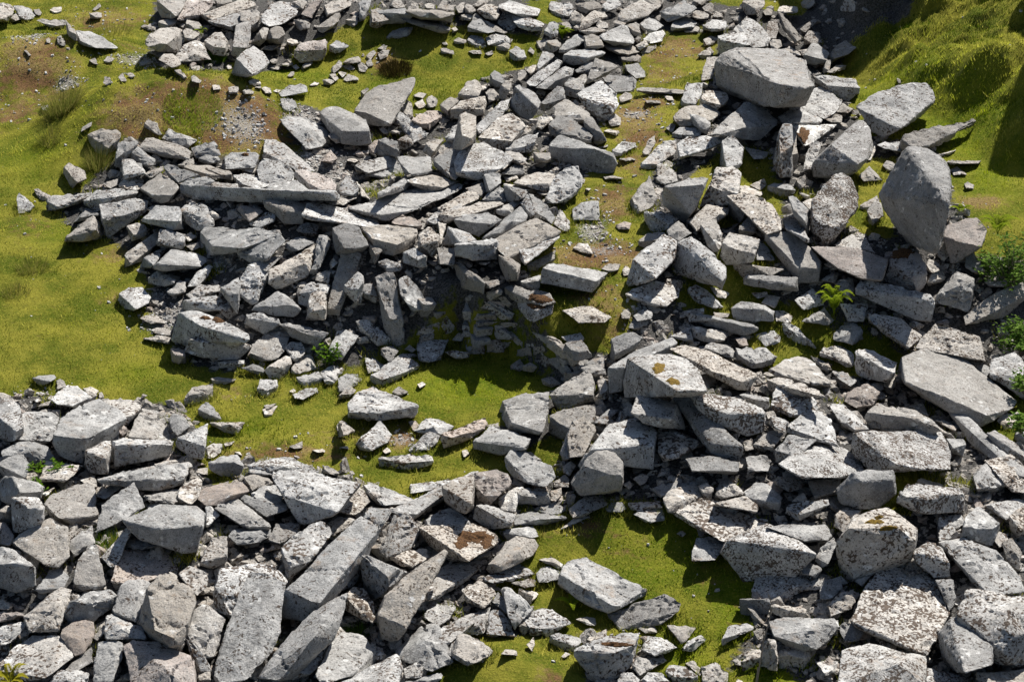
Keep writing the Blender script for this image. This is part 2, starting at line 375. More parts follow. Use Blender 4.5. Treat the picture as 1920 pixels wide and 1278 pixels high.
# ------------------------------------------------------------------ stones traced in the photograph
# each line: rock kind | outline of the upper face | lower outline of the faces towards us | look
TRACES = r"""
@0 0
g|-20,30 60,15 112,60 95,110 30,140 -20,150|-20,175 60,160|pale flat-faced boulder
g|105,50 160,45 225,60 265,110 250,140 190,150 140,120|200,165 150,150|rounded grey stone
g|70,130 110,95 150,120 165,155 120,160|70,165 120,168|small pale stone
g|275,155 310,145 490,150 500,185 420,195 330,180|470,215 380,212|straight-edged grey block
g|490,150 560,225 575,260 520,235|515,300 575,305|narrow dark upright slab
g|570,235 680,235 760,280 890,360 820,380 720,360 600,305|680,355 590,330|broad flat pale slab
g|250,75 290,70 315,100 300,125 265,105||white stone
w|370,75 415,45 462,50 460,90 410,95|400,102 440,104|bright white stone
g|670,105 730,88 765,95 765,130 720,130|680,140 730,143|small rounded grey stone
g|690,75 745,30 758,50 715,80||small thin grey stone
g|1175,0 1400,-10 1370,60 1320,125|1180,80 1210,130 1290,140|large dark-faced boulder
p|1395,0 1600,-20 1602,40 1510,75 1330,150|1520,110 1420,160|pinkish tilted slab
d|1610,-5 1740,-20 1740,20 1640,45|1620,60 1700,50|dark angular stone
g|1515,105 1600,60 1740,20 1890,-30 1917,45 1800,85 1680,100 1590,150|1520,130 1600,185|long pale overhanging slab
g|1185,165 1230,145 1320,140 1330,165 1270,190|1190,205 1260,215|low flat grey stone
g|1055,200 1080,185 1170,205 1165,230 1110,230||flat pale stone in the grass
g|1390,175 1410,145 1490,165 1530,215 1480,215|1390,200 1450,220|jagged grey stone
g|1085,290 1125,245 1200,215 1320,205 1350,225 1340,265 1250,330 1130,310|1095,340 1180,390 1330,395 1365,340|large rounded dark-fronted boulder
l|1310,430 1390,330 1500,295 1585,450 1350,465||bright triangular slab
g|1370,240 1390,210 1440,215 1495,260 1460,290 1390,300|1385,312 1440,308|small rough grey stone
g|1530,310 1600,250 1660,240 1710,310 1690,360 1640,320 1600,350|1540,350 1600,410 1685,430 1705,370|blocky boulder with notched front
d|1560,160 1800,90 1880,80 1917,120 1917,160 1800,160 1720,200|1600,190 1760,235 1860,200|dark heavy boulder under a slab
g|1770,190 1860,150 1885,180 1880,290 1860,360 1745,350|1735,410 1780,440 1850,370|upright grey block
g|1105,395 1225,358 1240,395 1220,440||dark stepped stone
g|1225,405 1300,400 1350,450 1350,490 1290,510 1190,450||dark flat stone half sunk in the mound
g|1310,530 1355,525 1410,590 1390,605||thin sloping grey slab
g|1430,575 1450,562 1512,605 1500,622 1440,610|1435,612 1490,626|small mossy stone
w|1590,640 1640,632 1655,670 1600,675||small white stone
g|1710,660 1750,645 1787,655 1785,690 1720,692|1720,700 1780,702|pale round stone
g|1820,680 1860,662 1905,690 1900,705 1830,705||pale pointed stone
g|670,455 715,430 735,490 700,480||thin pale upright stone
g|775,455 810,420 860,440 830,470|790,472 825,478|dark lump of stone
g|770,625 785,580 820,575 845,625 800,645||grey leaning stone
g|880,570 925,545 950,610 905,612||pale slab chip
g|940,555 980,542 1015,570 985,590||dark slab chip
g|1045,475 1100,445 1137,460 1125,485 1060,497||flat pale chip on the mound
g|345,300 365,280 380,300 375,325 350,320||small grey stone in the bank
g|430,280 460,270 490,310 490,350 430,335||grey slab in the bank
g|180,380 200,378 232,415 215,420||thin pale slab in the bank
g|620,950 690,915 685,945 605,990||flat pale slab sunk in the grass
g|310,800 365,785 360,830 320,830||pale stone beside the rushes
g|1085,925 1110,882 1175,930 1215,1010 1190,1015 1130,960|1085,955 1140,975|upright leaning grey stone
g|662,1015 760,962 870,960 910,1000 905,1030 810,1110|680,1080 720,1150 800,1170 880,1110|large square block at the pile's upper corner
g|1220,1040 1265,965 1380,1010 1490,1050 1440,1090 1410,1110||dark rough slab
g|1040,1100 1095,1030 1150,1030 1330,1080 1445,1135 1420,1195 1250,1150|1060,1125 1240,1185 1400,1205|long thick grey slab
g|920,1080 990,1070 1100,1150 1165,1195 1160,1235 1100,1245|920,1155 960,1180 1090,1252|long dark-sided slab
g|1430,1110 1520,1080 1610,1050 1655,1165 1560,1150 1460,1170|1470,1190 1560,1180|pinkish flat stone
g|1490,1185 1550,1145 1650,1180 1660,1195 1600,1225|1490,1205 1560,1235 1625,1225|dark wedge stone
g|1680,1190 1730,1135 1917,1140 1940,1170 1917,1260 1690,1270||broad pale slab
g|480,1255 515,1215 580,1240 640,1285 650,1340 580,1370|475,1300 540,1420|lone grey block in the grass
g|885,1070 930,1060 1050,1060 1000,1110 870,1190|860,1240 900,1260|pale slab under others
g|910,1190 1000,1200 1080,1260 1090,1300 930,1310|900,1270 940,1340|dark broken block
g|1330,1240 1450,1180 1455,1235 1420,1270 1380,1262||white broken slab
@240 0
l|1005,115 1070,30 1140,10 1215,20 1280,85 1260,120 1160,185 1060,200 1000,170||large flat pale boulder
g|840,85 960,60 990,95 985,150 930,190 900,150 840,150|940,240 970,225|dark rough boulder
g|1235,15 1290,-10 1345,15 1320,60 1290,45|1270,60 1310,80|small grey wedge
p|1300,110 1360,20 1420,-20 1460,0 1380,140||tilted pink slab
g|1470,40 1560,-10 1680,0 1670,45 1590,70 1500,110|1475,80 1490,130 1580,100|big dark block on the grass bank
g|1420,205 1470,160 1560,100 1620,90 1600,140 1530,200|1425,235 1460,250 1540,205|leaning grey slab
g|1730,30 1760,0 1830,-10 1820,40 1780,110 1740,130|1735,165 1770,150|tall narrow grey stone
g|1660,160 1710,95 1722,130 1720,180 1700,200|1655,190 1690,208|pointed pale stone
d|1820,80 1870,60 1940,80 1960,150 1860,130 1830,170|1810,200 1860,200 1940,170|upright pale block
g|1245,150 1290,145 1370,180 1360,210 1290,210|1260,195 1290,235 1350,215|flat-topped dark block
d|1065,225 1110,195 1150,200 1175,260 1165,290 1090,290|1030,300 1060,330 1160,328|dark rounded boulder
g|985,240 1010,205 1055,215 1050,245 1010,290|930,320 985,350 1030,300|split grey wedge
g|1005,370 1050,340 1130,335 1140,345 1080,380||flat pale ledge of rock
w|1190,310 1205,288 1270,300 1275,325 1230,330|1195,335 1240,342|square white stone
p|1245,380 1290,330 1480,290 1495,320 1470,370 1380,345|1245,430 1290,475 1450,455 1475,420|rusty-faced square block
g|1510,340 1560,305 1610,310 1655,345 1630,370 1575,375|1510,385 1560,400 1600,390|pale faceted stone
g|1060,455 1090,440 1125,450 1115,475 1085,478||pale small stone
w|1140,490 1180,472 1225,485 1200,498||flat white stone
w|1230,500 1260,485 1285,510 1260,525||white stone
g|1310,490 1350,458 1390,470 1370,490 1320,512|1300,525 1330,515|angular pale stone
g|1070,510 1095,490 1150,515 1120,525|1080,528|flat grey stone
g|1195,570 1220,540 1245,535 1245,565 1220,580||small tilted stone
w|740,490 775,485 780,515 745,522||tan stone
g|815,440 860,390 940,340 1010,390 1060,470 1040,500 935,560 925,490|790,530 775,550 790,570 880,582 945,570 1010,540|big block with a sunlit top
w|905,610 930,592 980,598 1000,625 920,625|910,640 950,645 995,635|white flat-topped stone
w|1000,660 1030,645 1070,660 1078,700 1030,700||white rounded stone
g|955,655 1000,645 1000,665||thin pale stone
w|1090,685 1120,665 1150,680 1130,695||small white stone
g|1130,700 1200,650 1300,630 1345,640 1345,690 1240,715 1150,728||long low grey stone
w|1355,645 1400,615 1440,620 1420,640||white stone by the path
g|1460,600 1505,588 1550,612 1520,630|1465,640 1520,635|flat block of a small heap
g|1520,510 1580,455 1605,470 1600,520 1540,550|1525,552 1560,550|upright grey block of a small heap
g|1510,560 1550,550 1580,590 1555,610|1510,580|dark block of a small heap
w|1575,545 1600,535 1640,550 1610,585||white block of a small heap
g|1615,600 1650,550 1730,585 1730,605 1640,612||flat dark stone of a small heap
g|1615,490 1660,470 1720,505 1700,520 1640,515|1620,515 1670,530|square grey stone of a small heap
g|1615,470 1670,430 1740,425 1745,465 1690,475 1650,470||long grey stone of a small heap
g|1725,480 1755,468 1800,510 1780,540 1735,540||round grey stone of a small heap
g|1785,420 1840,368 1860,400 1820,450|1790,445|slim upright stone of a small heap
g|1785,470 1820,440 1840,490 1800,505||pale stone of a small heap
g|1870,400 1917,375 1960,380 1945,430 1890,450||grey stone on the heap's rim
g|1870,365 1900,345 1945,345 1930,380||flat stone on the heap's rim
g|1140,740 1200,735 1255,755 1268,800 1210,835 1160,810|1170,838 1210,845|grey wedge on the gravel
l|1140,890 1200,870 1340,880 1410,910 1510,1000 1460,1100 1340,1125 1260,1010 1160,930||broad flat pale slab on the gravel
g|1500,1020 1540,975 1600,1010 1615,1060 1560,1080||pale stone between blocks
p|1445,1210 1520,1120 1570,1190 1530,1225||pinkish tilted stone
l|1440,850 1480,800 1590,800 1690,870 1790,890 1815,980 1760,935 1680,925 1600,985|1450,900 1480,950 1560,985 1600,1080 1720,1090 1825,1080|big cracked block with lichen spots
g|1010,1130 1030,1050 1090,1045 1170,1080 1300,1180 1400,1285 1300,1300 1190,1230|1020,1165 1180,1240|long tilted grey slab
l|960,1275 1010,1185 1120,1200 1200,1240 1250,1300 1200,1420 1000,1400||large pale slab
p|1800,1100 1850,1060 1900,1050 1880,1130 1850,1155|1810,1150|small pink block
w|1640,1205 1680,1175 1725,1205 1700,1220||small white stone
g|760,680 800,655 830,665 825,700 770,695||pale stone by the mound
g|-20,1065 60,1070 120,1120|-10,1100|pale slab sliver
@600 0
g|525,45 545,5 600,-10 640,60 570,62||grey wedge on the ridge
g|655,75 690,20 735,20 740,70|660,82|small pale wedge
g|785,40 810,22 862,35 855,68 800,62|790,65|small grey block
g|880,60 920,0 955,10 950,75|890,82 940,82|upright grey stone
g|940,80 960,30 1000,50 1015,80|950,85|dark small stone
g|400,85 460,75 640,62 640,90 700,120 560,110 440,100|395,150 380,200 480,185 560,160 650,160|long slab with a broken end
g|640,85 740,65 1000,85 1015,110 900,140 760,130||long flat slab on the grass edge
d|560,115 700,130 860,170 980,210 985,235 880,240 760,205 650,165||long dark slab lying in the grass
g|770,130 790,100 880,150 870,165||grey wedge on a slab
g|495,280 540,230 590,225 645,200 690,205 685,240 650,275 600,262|505,300 580,290|lone wedge on the grass hump
w|985,215 1015,202 1035,225 1010,235|990,255|white stone
g|1000,305 1040,283 1095,300 1095,325 1040,318|1000,328 1060,330|low stone in the grass
g|900,375 925,355 1000,380 1005,410 950,400|910,402|tilted stone in the grass
w|915,325 945,315 960,335 930,340||white chip
g|1115,390 1140,375 1205,378 1215,405 1150,405||flat dark stone in the grass
g|1235,405 1290,378 1300,408 1260,418||small triangular stone
g|1105,300 1130,265 1190,268 1235,290 1250,350 1200,320 1150,330|1110,330 1170,362 1250,358|pale block with a tan face
g|1110,205 1165,95 1225,150 1310,240 1260,250 1200,235|1110,235|large pale triangular slab
g|1225,150 1290,180 1370,215 1410,240 1380,252 1300,235||slender brown-tinged slab
g|1345,130 1380,85 1430,85 1465,170 1480,230 1400,220 1330,175|1340,200 1400,235|dark rounded triangular stone
l|1450,165 1440,110 1560,130 1685,180 1670,205 1580,200 1480,180|1490,205 1580,235 1660,235|flat pale slab with a dark edge
l|1340,40 1420,5 1540,35 1650,75 1640,120 1540,110 1440,100 1340,60||large flat pale slab
l|1175,80 1250,30 1340,50 1345,110 1320,150 1240,110||pale flat stone
g|1145,35 1200,0 1290,-5 1240,35 1180,50|1150,60|pale-topped block
g|1085,50 1110,28 1145,45 1165,85 1120,95|1090,100 1140,105|dark block
g|1020,60 1060,20 1085,25 1080,95 1040,100||pale upright stone
g|1040,120 1090,105 1150,115 1130,145|1045,150 1120,155|low grey stone
l|1715,50 1740,0 1800,-5 1890,30 1910,80 1860,130 1780,90 1720,70|1730,110 1800,135 1860,145|large pale boulder against the grass
d|1870,130 1900,90 1960,100 1960,170 1900,165|1875,175 1910,195|dark narrow block
g|1680,230 1720,170 1760,155 1810,215 1760,240 1770,270|1680,260 1740,290|pale pointed stone
g|1810,180 1850,165 1900,200 1870,240 1830,215||pale wedge
g|1620,310 1690,290 1740,310 1690,345 1650,360|1625,350 1660,385|grey block
g|1690,310 1780,300 1810,325 1800,350 1740,340|1690,370 1740,400 1800,365|dark-faced block
l|1790,370 1850,300 1930,255 1990,270 1980,320 1870,370|1790,395 1850,400|long speckled block
g|1420,385 1470,350 1530,375 1545,430 1500,440 1450,410|1420,440 1470,460 1540,445|block with a dark front
g|1305,345 1380,320 1430,330 1420,370 1350,355|1330,375 1400,385|low dark block
l|1240,280 1300,245 1400,275 1440,300 1430,325 1330,330 1260,340||brownish flat slab
g|1560,385 1580,355 1608,385 1600,410||small pale stone
l|1630,490 1670,380 1740,385 1760,420 1700,460 1640,520|1635,535|pointed stone with a pale side
d|1275,560 1310,525 1345,540 1385,600 1365,640 1300,600|1275,640 1340,660 1370,645|dark upright stone
g|1350,650 1420,570 1450,590 1420,680|1345,740 1390,745|dark fin of rock
w|1550,530 1580,495 1620,490 1610,530 1580,560||pale stone
g|1470,540 1520,525 1555,540 1540,580 1500,610 1470,580|1480,610|grey round stone
l|1545,620 1600,560 1780,450 1815,460 1790,520 1620,650 1570,650||long pale slab leaning uphill
l|1620,660 1720,570 1840,500 1900,520 1890,560 1800,610 1700,670||dark broad slab leaning uphill
g|1460,645 1500,635 1600,690 1655,770 1645,820 1560,720|1425,770 1420,810 1500,880 1580,910|large dark-faced angular boulder
l|1035,710 1110,610 1160,592 1220,660 1190,720 1100,700|1040,745 1100,750 1185,735|pointed pale boulder
w|1205,650 1250,632 1245,665 1220,680||white splinter
g|1235,690 1270,665 1345,670 1340,740 1270,770 1250,730||flat grey stone
g|900,785 990,720 1040,755 1000,790 960,830|910,830 960,870|grey block beside the grass
l|980,820 1040,765 1160,730 1240,720 1245,770 1230,820 1120,810|975,890 1100,890 1230,860|thick pale block
g|270,810 350,690 400,650 705,588 700,650 650,740 580,850 530,930 440,880|260,850 340,930 430,950 520,945|great wedge-shaped pointing boulder
d|305,685 350,658 370,670 330,710|310,740|dark stone behind the wedge
g|695,720 740,693 800,705 770,738||flat pale stone
g|795,745 850,700 880,740 875,800 820,810|805,812|rounded pale stone
w|710,780 770,740 795,800 740,815||white flat stone
p|690,900 740,850 825,825 850,850 915,840 915,870 820,925 740,930|750,960 820,975 910,890|pinkish flat-topped stone
l|610,820 650,745 690,770 698,880 650,900||pale slab leaning on the wedge
l|570,890 600,840 700,920 825,1010 800,1030 700,1070 640,990|620,980 700,1075|long pale tilted wedge
g|530,980 560,965 615,970 625,990 560,995|535,1005 600,1005|small flat stone
g|445,970 480,948 510,1000 480,1010||small stone
d|440,1050 500,1030 580,1060 590,1130|425,1160 500,1180 590,1175|dark mossy block
d|580,1050 640,1005 690,1040 700,1080|600,1120 640,1120|dark spotted stone
l|790,1070 850,1035 930,1045 870,1110 850,1140|775,1140 830,1185|pale-topped cube
g|880,1120 940,1060 1000,1080 970,1140 900,1160||grey block
l|1045,860 1100,835 1170,870 1175,990 1140,1040 1060,1010|1050,1060 990,1120 1060,1130 1150,1070|tall pale standing block
l|940,1035 990,950 1040,925 1040,1010 990,1045|950,1055 1010,1075|pale stone behind the standing block
l|1170,950 1300,820 1350,760 1430,740 1420,820 1270,950 1190,1010||long pale slab leaning back
l|1190,1030 1330,880 1460,835 1545,935 1520,960 1440,1060|1220,1070 1330,1130 1400,1110|large dark-faced block with lichen
d|1650,780 1780,640 1830,650 1835,740 1700,780|1680,840|dark sloping slab
g|1615,700 1640,670 1695,690 1680,720||small dark stone
d|1830,640 1870,580 1960,590 1990,680 1900,670|1840,720 1920,735 1990,710|dark block
w|1620,960 1640,880 1740,870 1740,905||pale sunlit slab
l|1390,1120 1440,1060 1590,1000 1640,995 1620,1060 1500,1110|1400,1135 1480,1145 1580,1140|long moss-capped stone
l|580,1180 640,1172 830,1175 845,1270 700,1300 620,1250|640,1310 840,1290|flat square pale block
l|1000,1210 1070,1100 1230,1060 1350,1170 1450,1190 1380,1260 1200,1290 1020,1290|1010,1330 1200,1350|broad lichened boulder
d|850,1190 960,1110 1060,1130 1020,1190 960,1250|860,1230 920,1270|dark gap-filling block
l|1390,1140 1470,1125 1550,1190 1540,1220 1460,1200|1400,1190 1480,1230|low lichened stone
d|1600,1140 1720,1150 1730,1200 1640,1190|1610,1220 1700,1220|mossy dark stone
l|260,1240 380,1195 430,1230 540,1170 620,1250 560,1290 330,1310||rough low pale boulder
@1000 0
d|315,35 440,5 510,25 520,60 420,75|330,75 400,105|dark flat-backed stone
g|510,45 560,0 640,-5 660,40 600,60 560,85|515,75 545,90|pale blocky stone
l|270,120 310,78 370,110 390,140 340,160|275,160 330,170|grey block edge behind the boulder
g|300,210 450,75 540,90 550,130 440,160 350,210|310,235 360,230|long grey slab pointing uphill
l|630,110 720,40 820,-10 900,20 930,60 860,120 740,150 650,140|650,180 700,170|broad speckled boulder
g|600,170 640,130 720,150 680,190|620,195|small grey wedge
g|815,90 850,80 865,120 830,135|835,135|dark stone chip
l|830,60 880,0 975,-10 975,30 920,80 860,80||pale flat-topped slab
g|950,90 1130,5 1190,30 1225,65 1150,120 1000,110|960,130 1010,165 1130,130|large tilted grey block
g|1195,5 1250,-10 1305,10 1260,38||flat pale slab at the top
g|1170,120 1240,60 1320,110 1310,140 1220,145||grey angular stone
g|1265,60 1330,20 1350,45 1335,115 1290,90||upright grey stone
g|1345,120 1370,85 1415,100 1425,135 1380,145||round pale stone
l|1010,190 1080,150 1150,130 1230,170 1200,210 1080,220|1040,235 1130,245|lumpy grey stone
g|1115,200 1180,180 1250,210 1230,245 1140,245||low grey stone
l|1270,190 1340,150 1440,150 1460,195 1400,220 1300,210|1275,225 1340,240 1430,225|rounded pale boulder
l|800,180 860,120 930,150 980,195 920,230 830,210|805,210 860,260 920,235|speckled square block
g|700,190 770,165 795,185 800,250 740,230|710,215 745,270 795,265|upright grey slab
w|820,295 870,250 960,225 985,260 970,310 880,330||pale flat sunlit slab
d|755,300 790,265 815,300 780,330||small dark stone
w|770,345 840,305 860,340 800,380||white sunlit stone
g|805,390 850,350 915,325 925,355 870,395|820,405 870,405|slender grey stone by the path
l|490,275 600,210 690,185 760,310 745,330 620,300 520,300||broad flat slab with brown seams
l|380,275 440,255 500,280 525,340 400,345|385,365 460,375 525,355|flat-topped pale block
l|535,350 560,300 700,325 770,360 800,390 720,410 650,400|560,375 640,410|flat pale slab
g|340,235 450,205 560,230 530,245 400,260||thin pale slab
l|470,190 500,140 560,185 560,210 490,215||pale upright stone
g|225,410 290,375 420,380 500,370 540,400 460,420 400,435|225,465 300,495 400,465 440,445|long dark-fronted block
d|605,440 730,380 790,415 810,430 770,460|640,475 740,465 800,470|dark tilted slab
l|685,490 790,475 840,530 840,580 770,590 700,530||speckled slab beside the path
d|300,540 460,420 470,500 400,560||dark slab leaning on edge
l|465,430 600,470 640,500 560,530 490,580 450,590|400,600 380,640 440,610|pale-topped leaning block
g|490,550 640,555 740,570 775,600 770,680 640,650 620,690 560,640|630,705 690,675 765,690|large angular pale boulder
l|315,710 480,590 630,700 620,740 640,790 600,830 490,800|370,780 440,880 510,920 560,900 600,850|large ridge-topped boulder
l|240,650 290,600 390,555 400,600 350,680|245,700 270,720 340,700|grey block on its edge
l|145,800 250,735 430,850 440,880 370,900 290,870 160,870|170,890 300,930 400,920|speckled roof-shaped block
d|110,930 170,870 280,870 360,960 440,1020 430,1060 320,1020 220,1010|120,1000 200,1050 330,1075 430,1075|dark lichened boulder
d|370,900 440,870 500,960 550,1050 510,1040 450,960|400,980 470,1090 545,1060|dark leaning slab on end
w|30,950 70,880 140,870 150,900 60,970||sunlit thin slab
l|100,1090 200,1010 330,1080 600,1150 600,1180 400,1150 200,1110|105,1170 280,1230 480,1300 600,1300 630,1230|massive long square-cut block
l|590,1130 660,1060 770,1070 770,1100 660,1150|600,1170 640,1180|flat-topped stone at the path edge
l|815,1150 870,1040 910,1015 915,1070 860,1160|830,1170 865,1170|slim tilted stone on the path
w|530,985 560,965 650,985 620,1015||flat white stone by the path
l|640,730 690,690 740,710 740,740 660,770|650,780 730,750|small grey block by the path
g|775,665 820,658 1140,685 1135,705 960,695 780,682||long thin kerb stone across the path
d|840,755 950,755 960,775 850,772||flat dark stone in the path
w|975,715 1040,725 1055,755 1010,755||flat pale stone in the path
l|560,900 610,850 660,890 650,940 580,950||low pale stone
g|470,1110 560,1085 560,1100 490,1115||thin flat slab
l|1110,750 1155,620 1270,625 1270,690 1210,790 1130,770|1100,810 1190,800|pale upright block
l|1260,740 1290,675 1440,690 1470,740 1420,790 1300,760|1265,770 1380,825 1440,790|white-topped block
l|1040,870 1150,800 1310,775 1400,850 1340,900 1190,900|1060,910 1100,950 1250,950 1350,920|broad grey slab
w|1175,860 1290,880 1335,920 1290,990 1260,960|1210,950 1300,1010|white triangular slab
g|990,960 1040,920 1070,940 1040,995||small stone at path edge
g|1040,1000 1100,955 1200,960 1260,980 1250,1020 1130,1010|1045,1035 1090,1040|flat grey slab
l|1325,1010 1590,760 1750,820 1840,900 1830,940 1600,900 1400,1010|1560,960 1700,1060 1810,950|big squared block with a mossy ridge
l|805,1230 960,1070 1075,1045 1070,1150 940,1230|810,1260 900,1270|long speckled slab beside the path
l|1075,1080 1150,1015 1430,1030 1460,1060 1300,1120 1100,1180|1090,1200 1160,1180|very broad speckled slab
g|1410,1060 1480,1000 1580,1110 1560,1230 1450,1250|1400,1250 1530,1270|pale square-faced block
w|1580,1100 1650,1120 1770,1150 1740,1190 1650,1195||flat white slab
d|1840,1000 1870,930 1940,920 1950,1080 1850,1160|1800,1240 1850,1330 1940,1330|tall pale pillar-like block
l|1380,270 1450,245 1500,240 1600,260 1620,340 1540,290 1400,300|1390,400 1420,425 1540,370|dark pitted square block
l|1500,220 1600,120 1700,180 1780,290 1760,350 1640,355 1620,270|1650,360|large sloping sunlit block
l|1275,300 1340,265 1380,270 1380,300 1300,340|1280,350 1340,340|small pale stone
l|1230,410 1290,370 1330,350 1360,390 1340,420|1240,430 1290,450|pointed stone at the path head
l|1300,430 1410,430 1370,520 1340,590 1260,610 1270,500||speckled flat slab against the boulder
g|1560,10 1580,-20 1740,-20 1735,40 1700,90 1640,60|1565,60 1600,115 1660,110|large rounded grey boulder
g|1720,90 1760,65 1795,80 1790,115 1740,115||small grey stone
w|1830,80 1850,45 1980,55 1985,100 1890,95|1840,100|white flat block
@1440 0
G|-200,372 -60,390 0,360 140,370 280,450 340,580 350,640 270,665 157,645 30,610 -60,470|-230,365 -340,400 -400,460 -395,560 -390,640 -300,720 -120,790 0,810 100,790 240,700|huge rounded boulder with a shaded front
d|70,80 110,105 260,290 220,310 130,210|90,200 210,330|dark slab in the shade
d|240,220 360,130 370,160 280,245|250,240|shaded slab by the bank
d|260,300 320,215 370,240 410,320 380,320 310,330|270,330|dark stone in the shade
d|0,160 60,145 90,200 60,290 -30,290||shaded block in the hollow
g|250,20 290,-20 340,-20 355,40 300,60|260,60 300,70|pale block in the hollow
d|540,80 580,-10 640,-20 700,60 640,90|560,90|shaded boulder under the bank
l|270,410 330,320 370,318 460,400 440,460 350,380|270,430 300,480 340,490 430,470|pointed block with a dark face
w|350,470 420,465 430,490 370,495||thin white stone
l|110,375 160,345 230,385 250,420 180,400||pale stone behind the huge boulder
w|230,380 300,372 290,400 260,420||pale flat stone
l|10,320 40,300 90,305 105,350 60,375 20,360||tan rounded stone
l|470,390 490,360 580,300 660,360 600,410 500,440|450,450 480,470|rough speckled stone at the grass edge
g|410,520 440,460 470,450 460,520 420,555||dark thin slab
g|440,540 510,490 590,490 580,520 480,550||flat stone sunk in grass
g|355,580 420,565 600,590 660,595 690,660 550,640 440,640|350,620 420,660 520,730 600,760 680,700|long grey block beside the huge boulder
l|155,800 290,690 400,645 560,760 550,790 500,850 420,890 330,810 280,780|160,830 430,895|pale angular boulder
g|555,775 640,820 600,850 510,850||thin pale wedge
g|80,880 220,790 290,785 410,900 400,920 250,915 100,920||dark triangular block
g|430,895 500,855 560,860 550,920 470,920||small grey block
G|655,800 820,690 1000,630 1180,605 1240,650 1260,740 1180,800 1040,870 1010,960 950,955 860,830|770,870 780,970 860,1040 960,980|long pale boulder lying on the grass
d|965,590 990,580 1000,625 980,630||thin dark upright stone
G|1010,1050 1050,1010 1180,990 1340,930 1550,885 1560,910 1400,960 1300,1020 1200,1095 1080,1110|1000,1100 1010,1145 1070,1120|long narrow slab lying on the grass
g|820,1090 880,1065 1000,1065 1000,1140 880,1120||flat grey slab in the grass
w|1290,1160 1350,1150 1410,1115 1410,1130 1360,1160||thin white slab in the grass
g|1340,1215 1480,1200 1600,1205 1580,1225 1440,1228||thin grey slab in the grass
l|80,1160 90,960 150,920 215,1010 220,1160 160,1170|60,1200 80,1290 215,1290|tall upright block with a pale top
w|170,940 300,925 520,935 420,1020 330,1080 270,1100 270,990||pale slab with a cap of brown moss
g|260,1280 310,1080 420,1040 380,1130 330,1290|300,1310|narrow pale leaning slab
l|470,1080 690,890 740,920 770,960 790,1100 770,1170 680,1230 640,1120 590,1080|330,1220 340,1330 560,1350 660,1290|huge tilted block with a sunlit broken face
w|740,1200 800,1090 810,1130 770,1200||white chip on a block
g|860,1240 890,1205 950,1220 960,1260 900,1290||small pale rock beside the round boulder
@0 280
l|125,350 145,325 200,360 240,400 260,440 180,480 135,480|135,490 190,485|weathered stump of rock at the pile's far edge
g|250,300 275,292 385,355 330,385 300,370|260,320 320,385|thin dark slab at the pile's far edge
g|340,385 400,345 690,320 695,345 560,395 435,430 410,355|345,470 410,460 430,450|long tilted slab sticking out over the grass
l|620,385 730,300 870,290 1030,310 1035,330 880,370 760,400 680,395|640,420 720,470 750,460|pale flat slab with a mossy corner
d|870,355 895,295 945,350 945,395 890,400|885,402|dark pointed fragment on a slab
l|740,410 1000,365 1115,385 1105,430 940,490 770,520|760,540 790,665 830,665 950,570 1100,460|large tilted pale slab
g|490,660 600,545 700,495 720,520 715,600 600,635|490,690 620,690 780,670 750,560|wedge block at the foot of the pile
d|600,510 650,435 740,480 750,490|550,550 600,540|dark stone in shadow at the pile's foot
l|1065,515 1170,420 1345,430 1365,480 1355,540 1250,540 1110,525|1070,545 1150,560 1300,605 1380,600|flat-topped pale block with a moss spot
l|945,570 1045,550 1130,600 1100,620 1000,640|985,690 1080,655|pale stone with rusty edges
l|890,270 940,155 1080,230 1080,280 1030,310 960,300|900,290|pointed speckled block
g|770,260 890,220 890,260 830,295||small grey slab
d|905,130 940,85 1060,110 1080,150 1040,190 960,160|900,170 940,175|dark stone at the pile's corner
g|865,150 900,0 920,20 910,100||pale slab on edge
g|1070,185 1210,130 1220,160 1130,220||grey slab point
d|1220,130 1230,100 1320,130 1495,190 1400,220 1340,250|1260,190 1330,255|dark slab with a sloping edge
g|1385,135 1440,120 1600,125 1735,170 1745,215 1560,190|1390,155 1560,205 1745,235|long slab with a toothed edge
l|1050,290 1210,170 1300,230 1340,290 1290,350 1200,320 1130,340|1060,310 1200,405 1270,395|lichened cube of rock
g|1355,260 1420,220 1560,205 1610,240 1440,280|1340,330 1440,350|flat thin slab with pale top
d|1440,280 1600,240 1770,240 1790,290|1450,290|dark shadowed slab
g|1445,275 1500,272 2510,320 2540,340 2400,330 1900,310|1445,370 1700,380 2000,400 2400,390 2480,370 2540,370|very long straight stone beam
l|1355,460 1430,370 1560,430 1600,500 1610,580 1540,590 1530,500 1430,480|1380,540 1480,610 1530,600|thick lichened block with moss on its edge
w|1560,430 1660,510 1600,540||sunlit thin slab
l|1100,450 1150,415 1170,430 1140,470||small pale stone
l|1180,690 1200,590 1390,640 1380,700 1290,730 1230,720|1180,720 1370,750 1390,720|blocky stone arching over a gap
l|930,790 1150,640 1185,610 1190,700 1060,790 980,860|930,890 970,890 1080,810|long spotted slab lying on its edge
w|1380,650 1430,615 1475,655 1420,690|1385,675 1415,690|small white cube
g|1385,720 1470,680 1510,730 1440,760||small grey slab
l|1500,620 1540,580 1920,590 2100,600 2110,640 1960,700 1820,740 1590,725|1505,680 1560,800 1800,770 1860,720|massive pale flat-topped block
l|1180,860 1290,750 1480,780 1570,830 1510,880 1480,835 1230,830|1150,890 1240,910 1470,890|broad block with a rusty arched front
d|1080,810 1160,770 1250,740 1210,800 1150,870|1050,890 1130,890|dark block under the slab
l|1110,960 1180,915 1320,975 1300,1000|1110,1005 1230,1030 1310,1010|flat-topped stone by the grass edge
w|1400,1040 1480,920 1560,860 1600,880 1540,980 1420,1060||pale sunlit sloping slab
l|1250,1070 1330,990 1400,990 1390,1060 1330,1110||lumpy pale stone
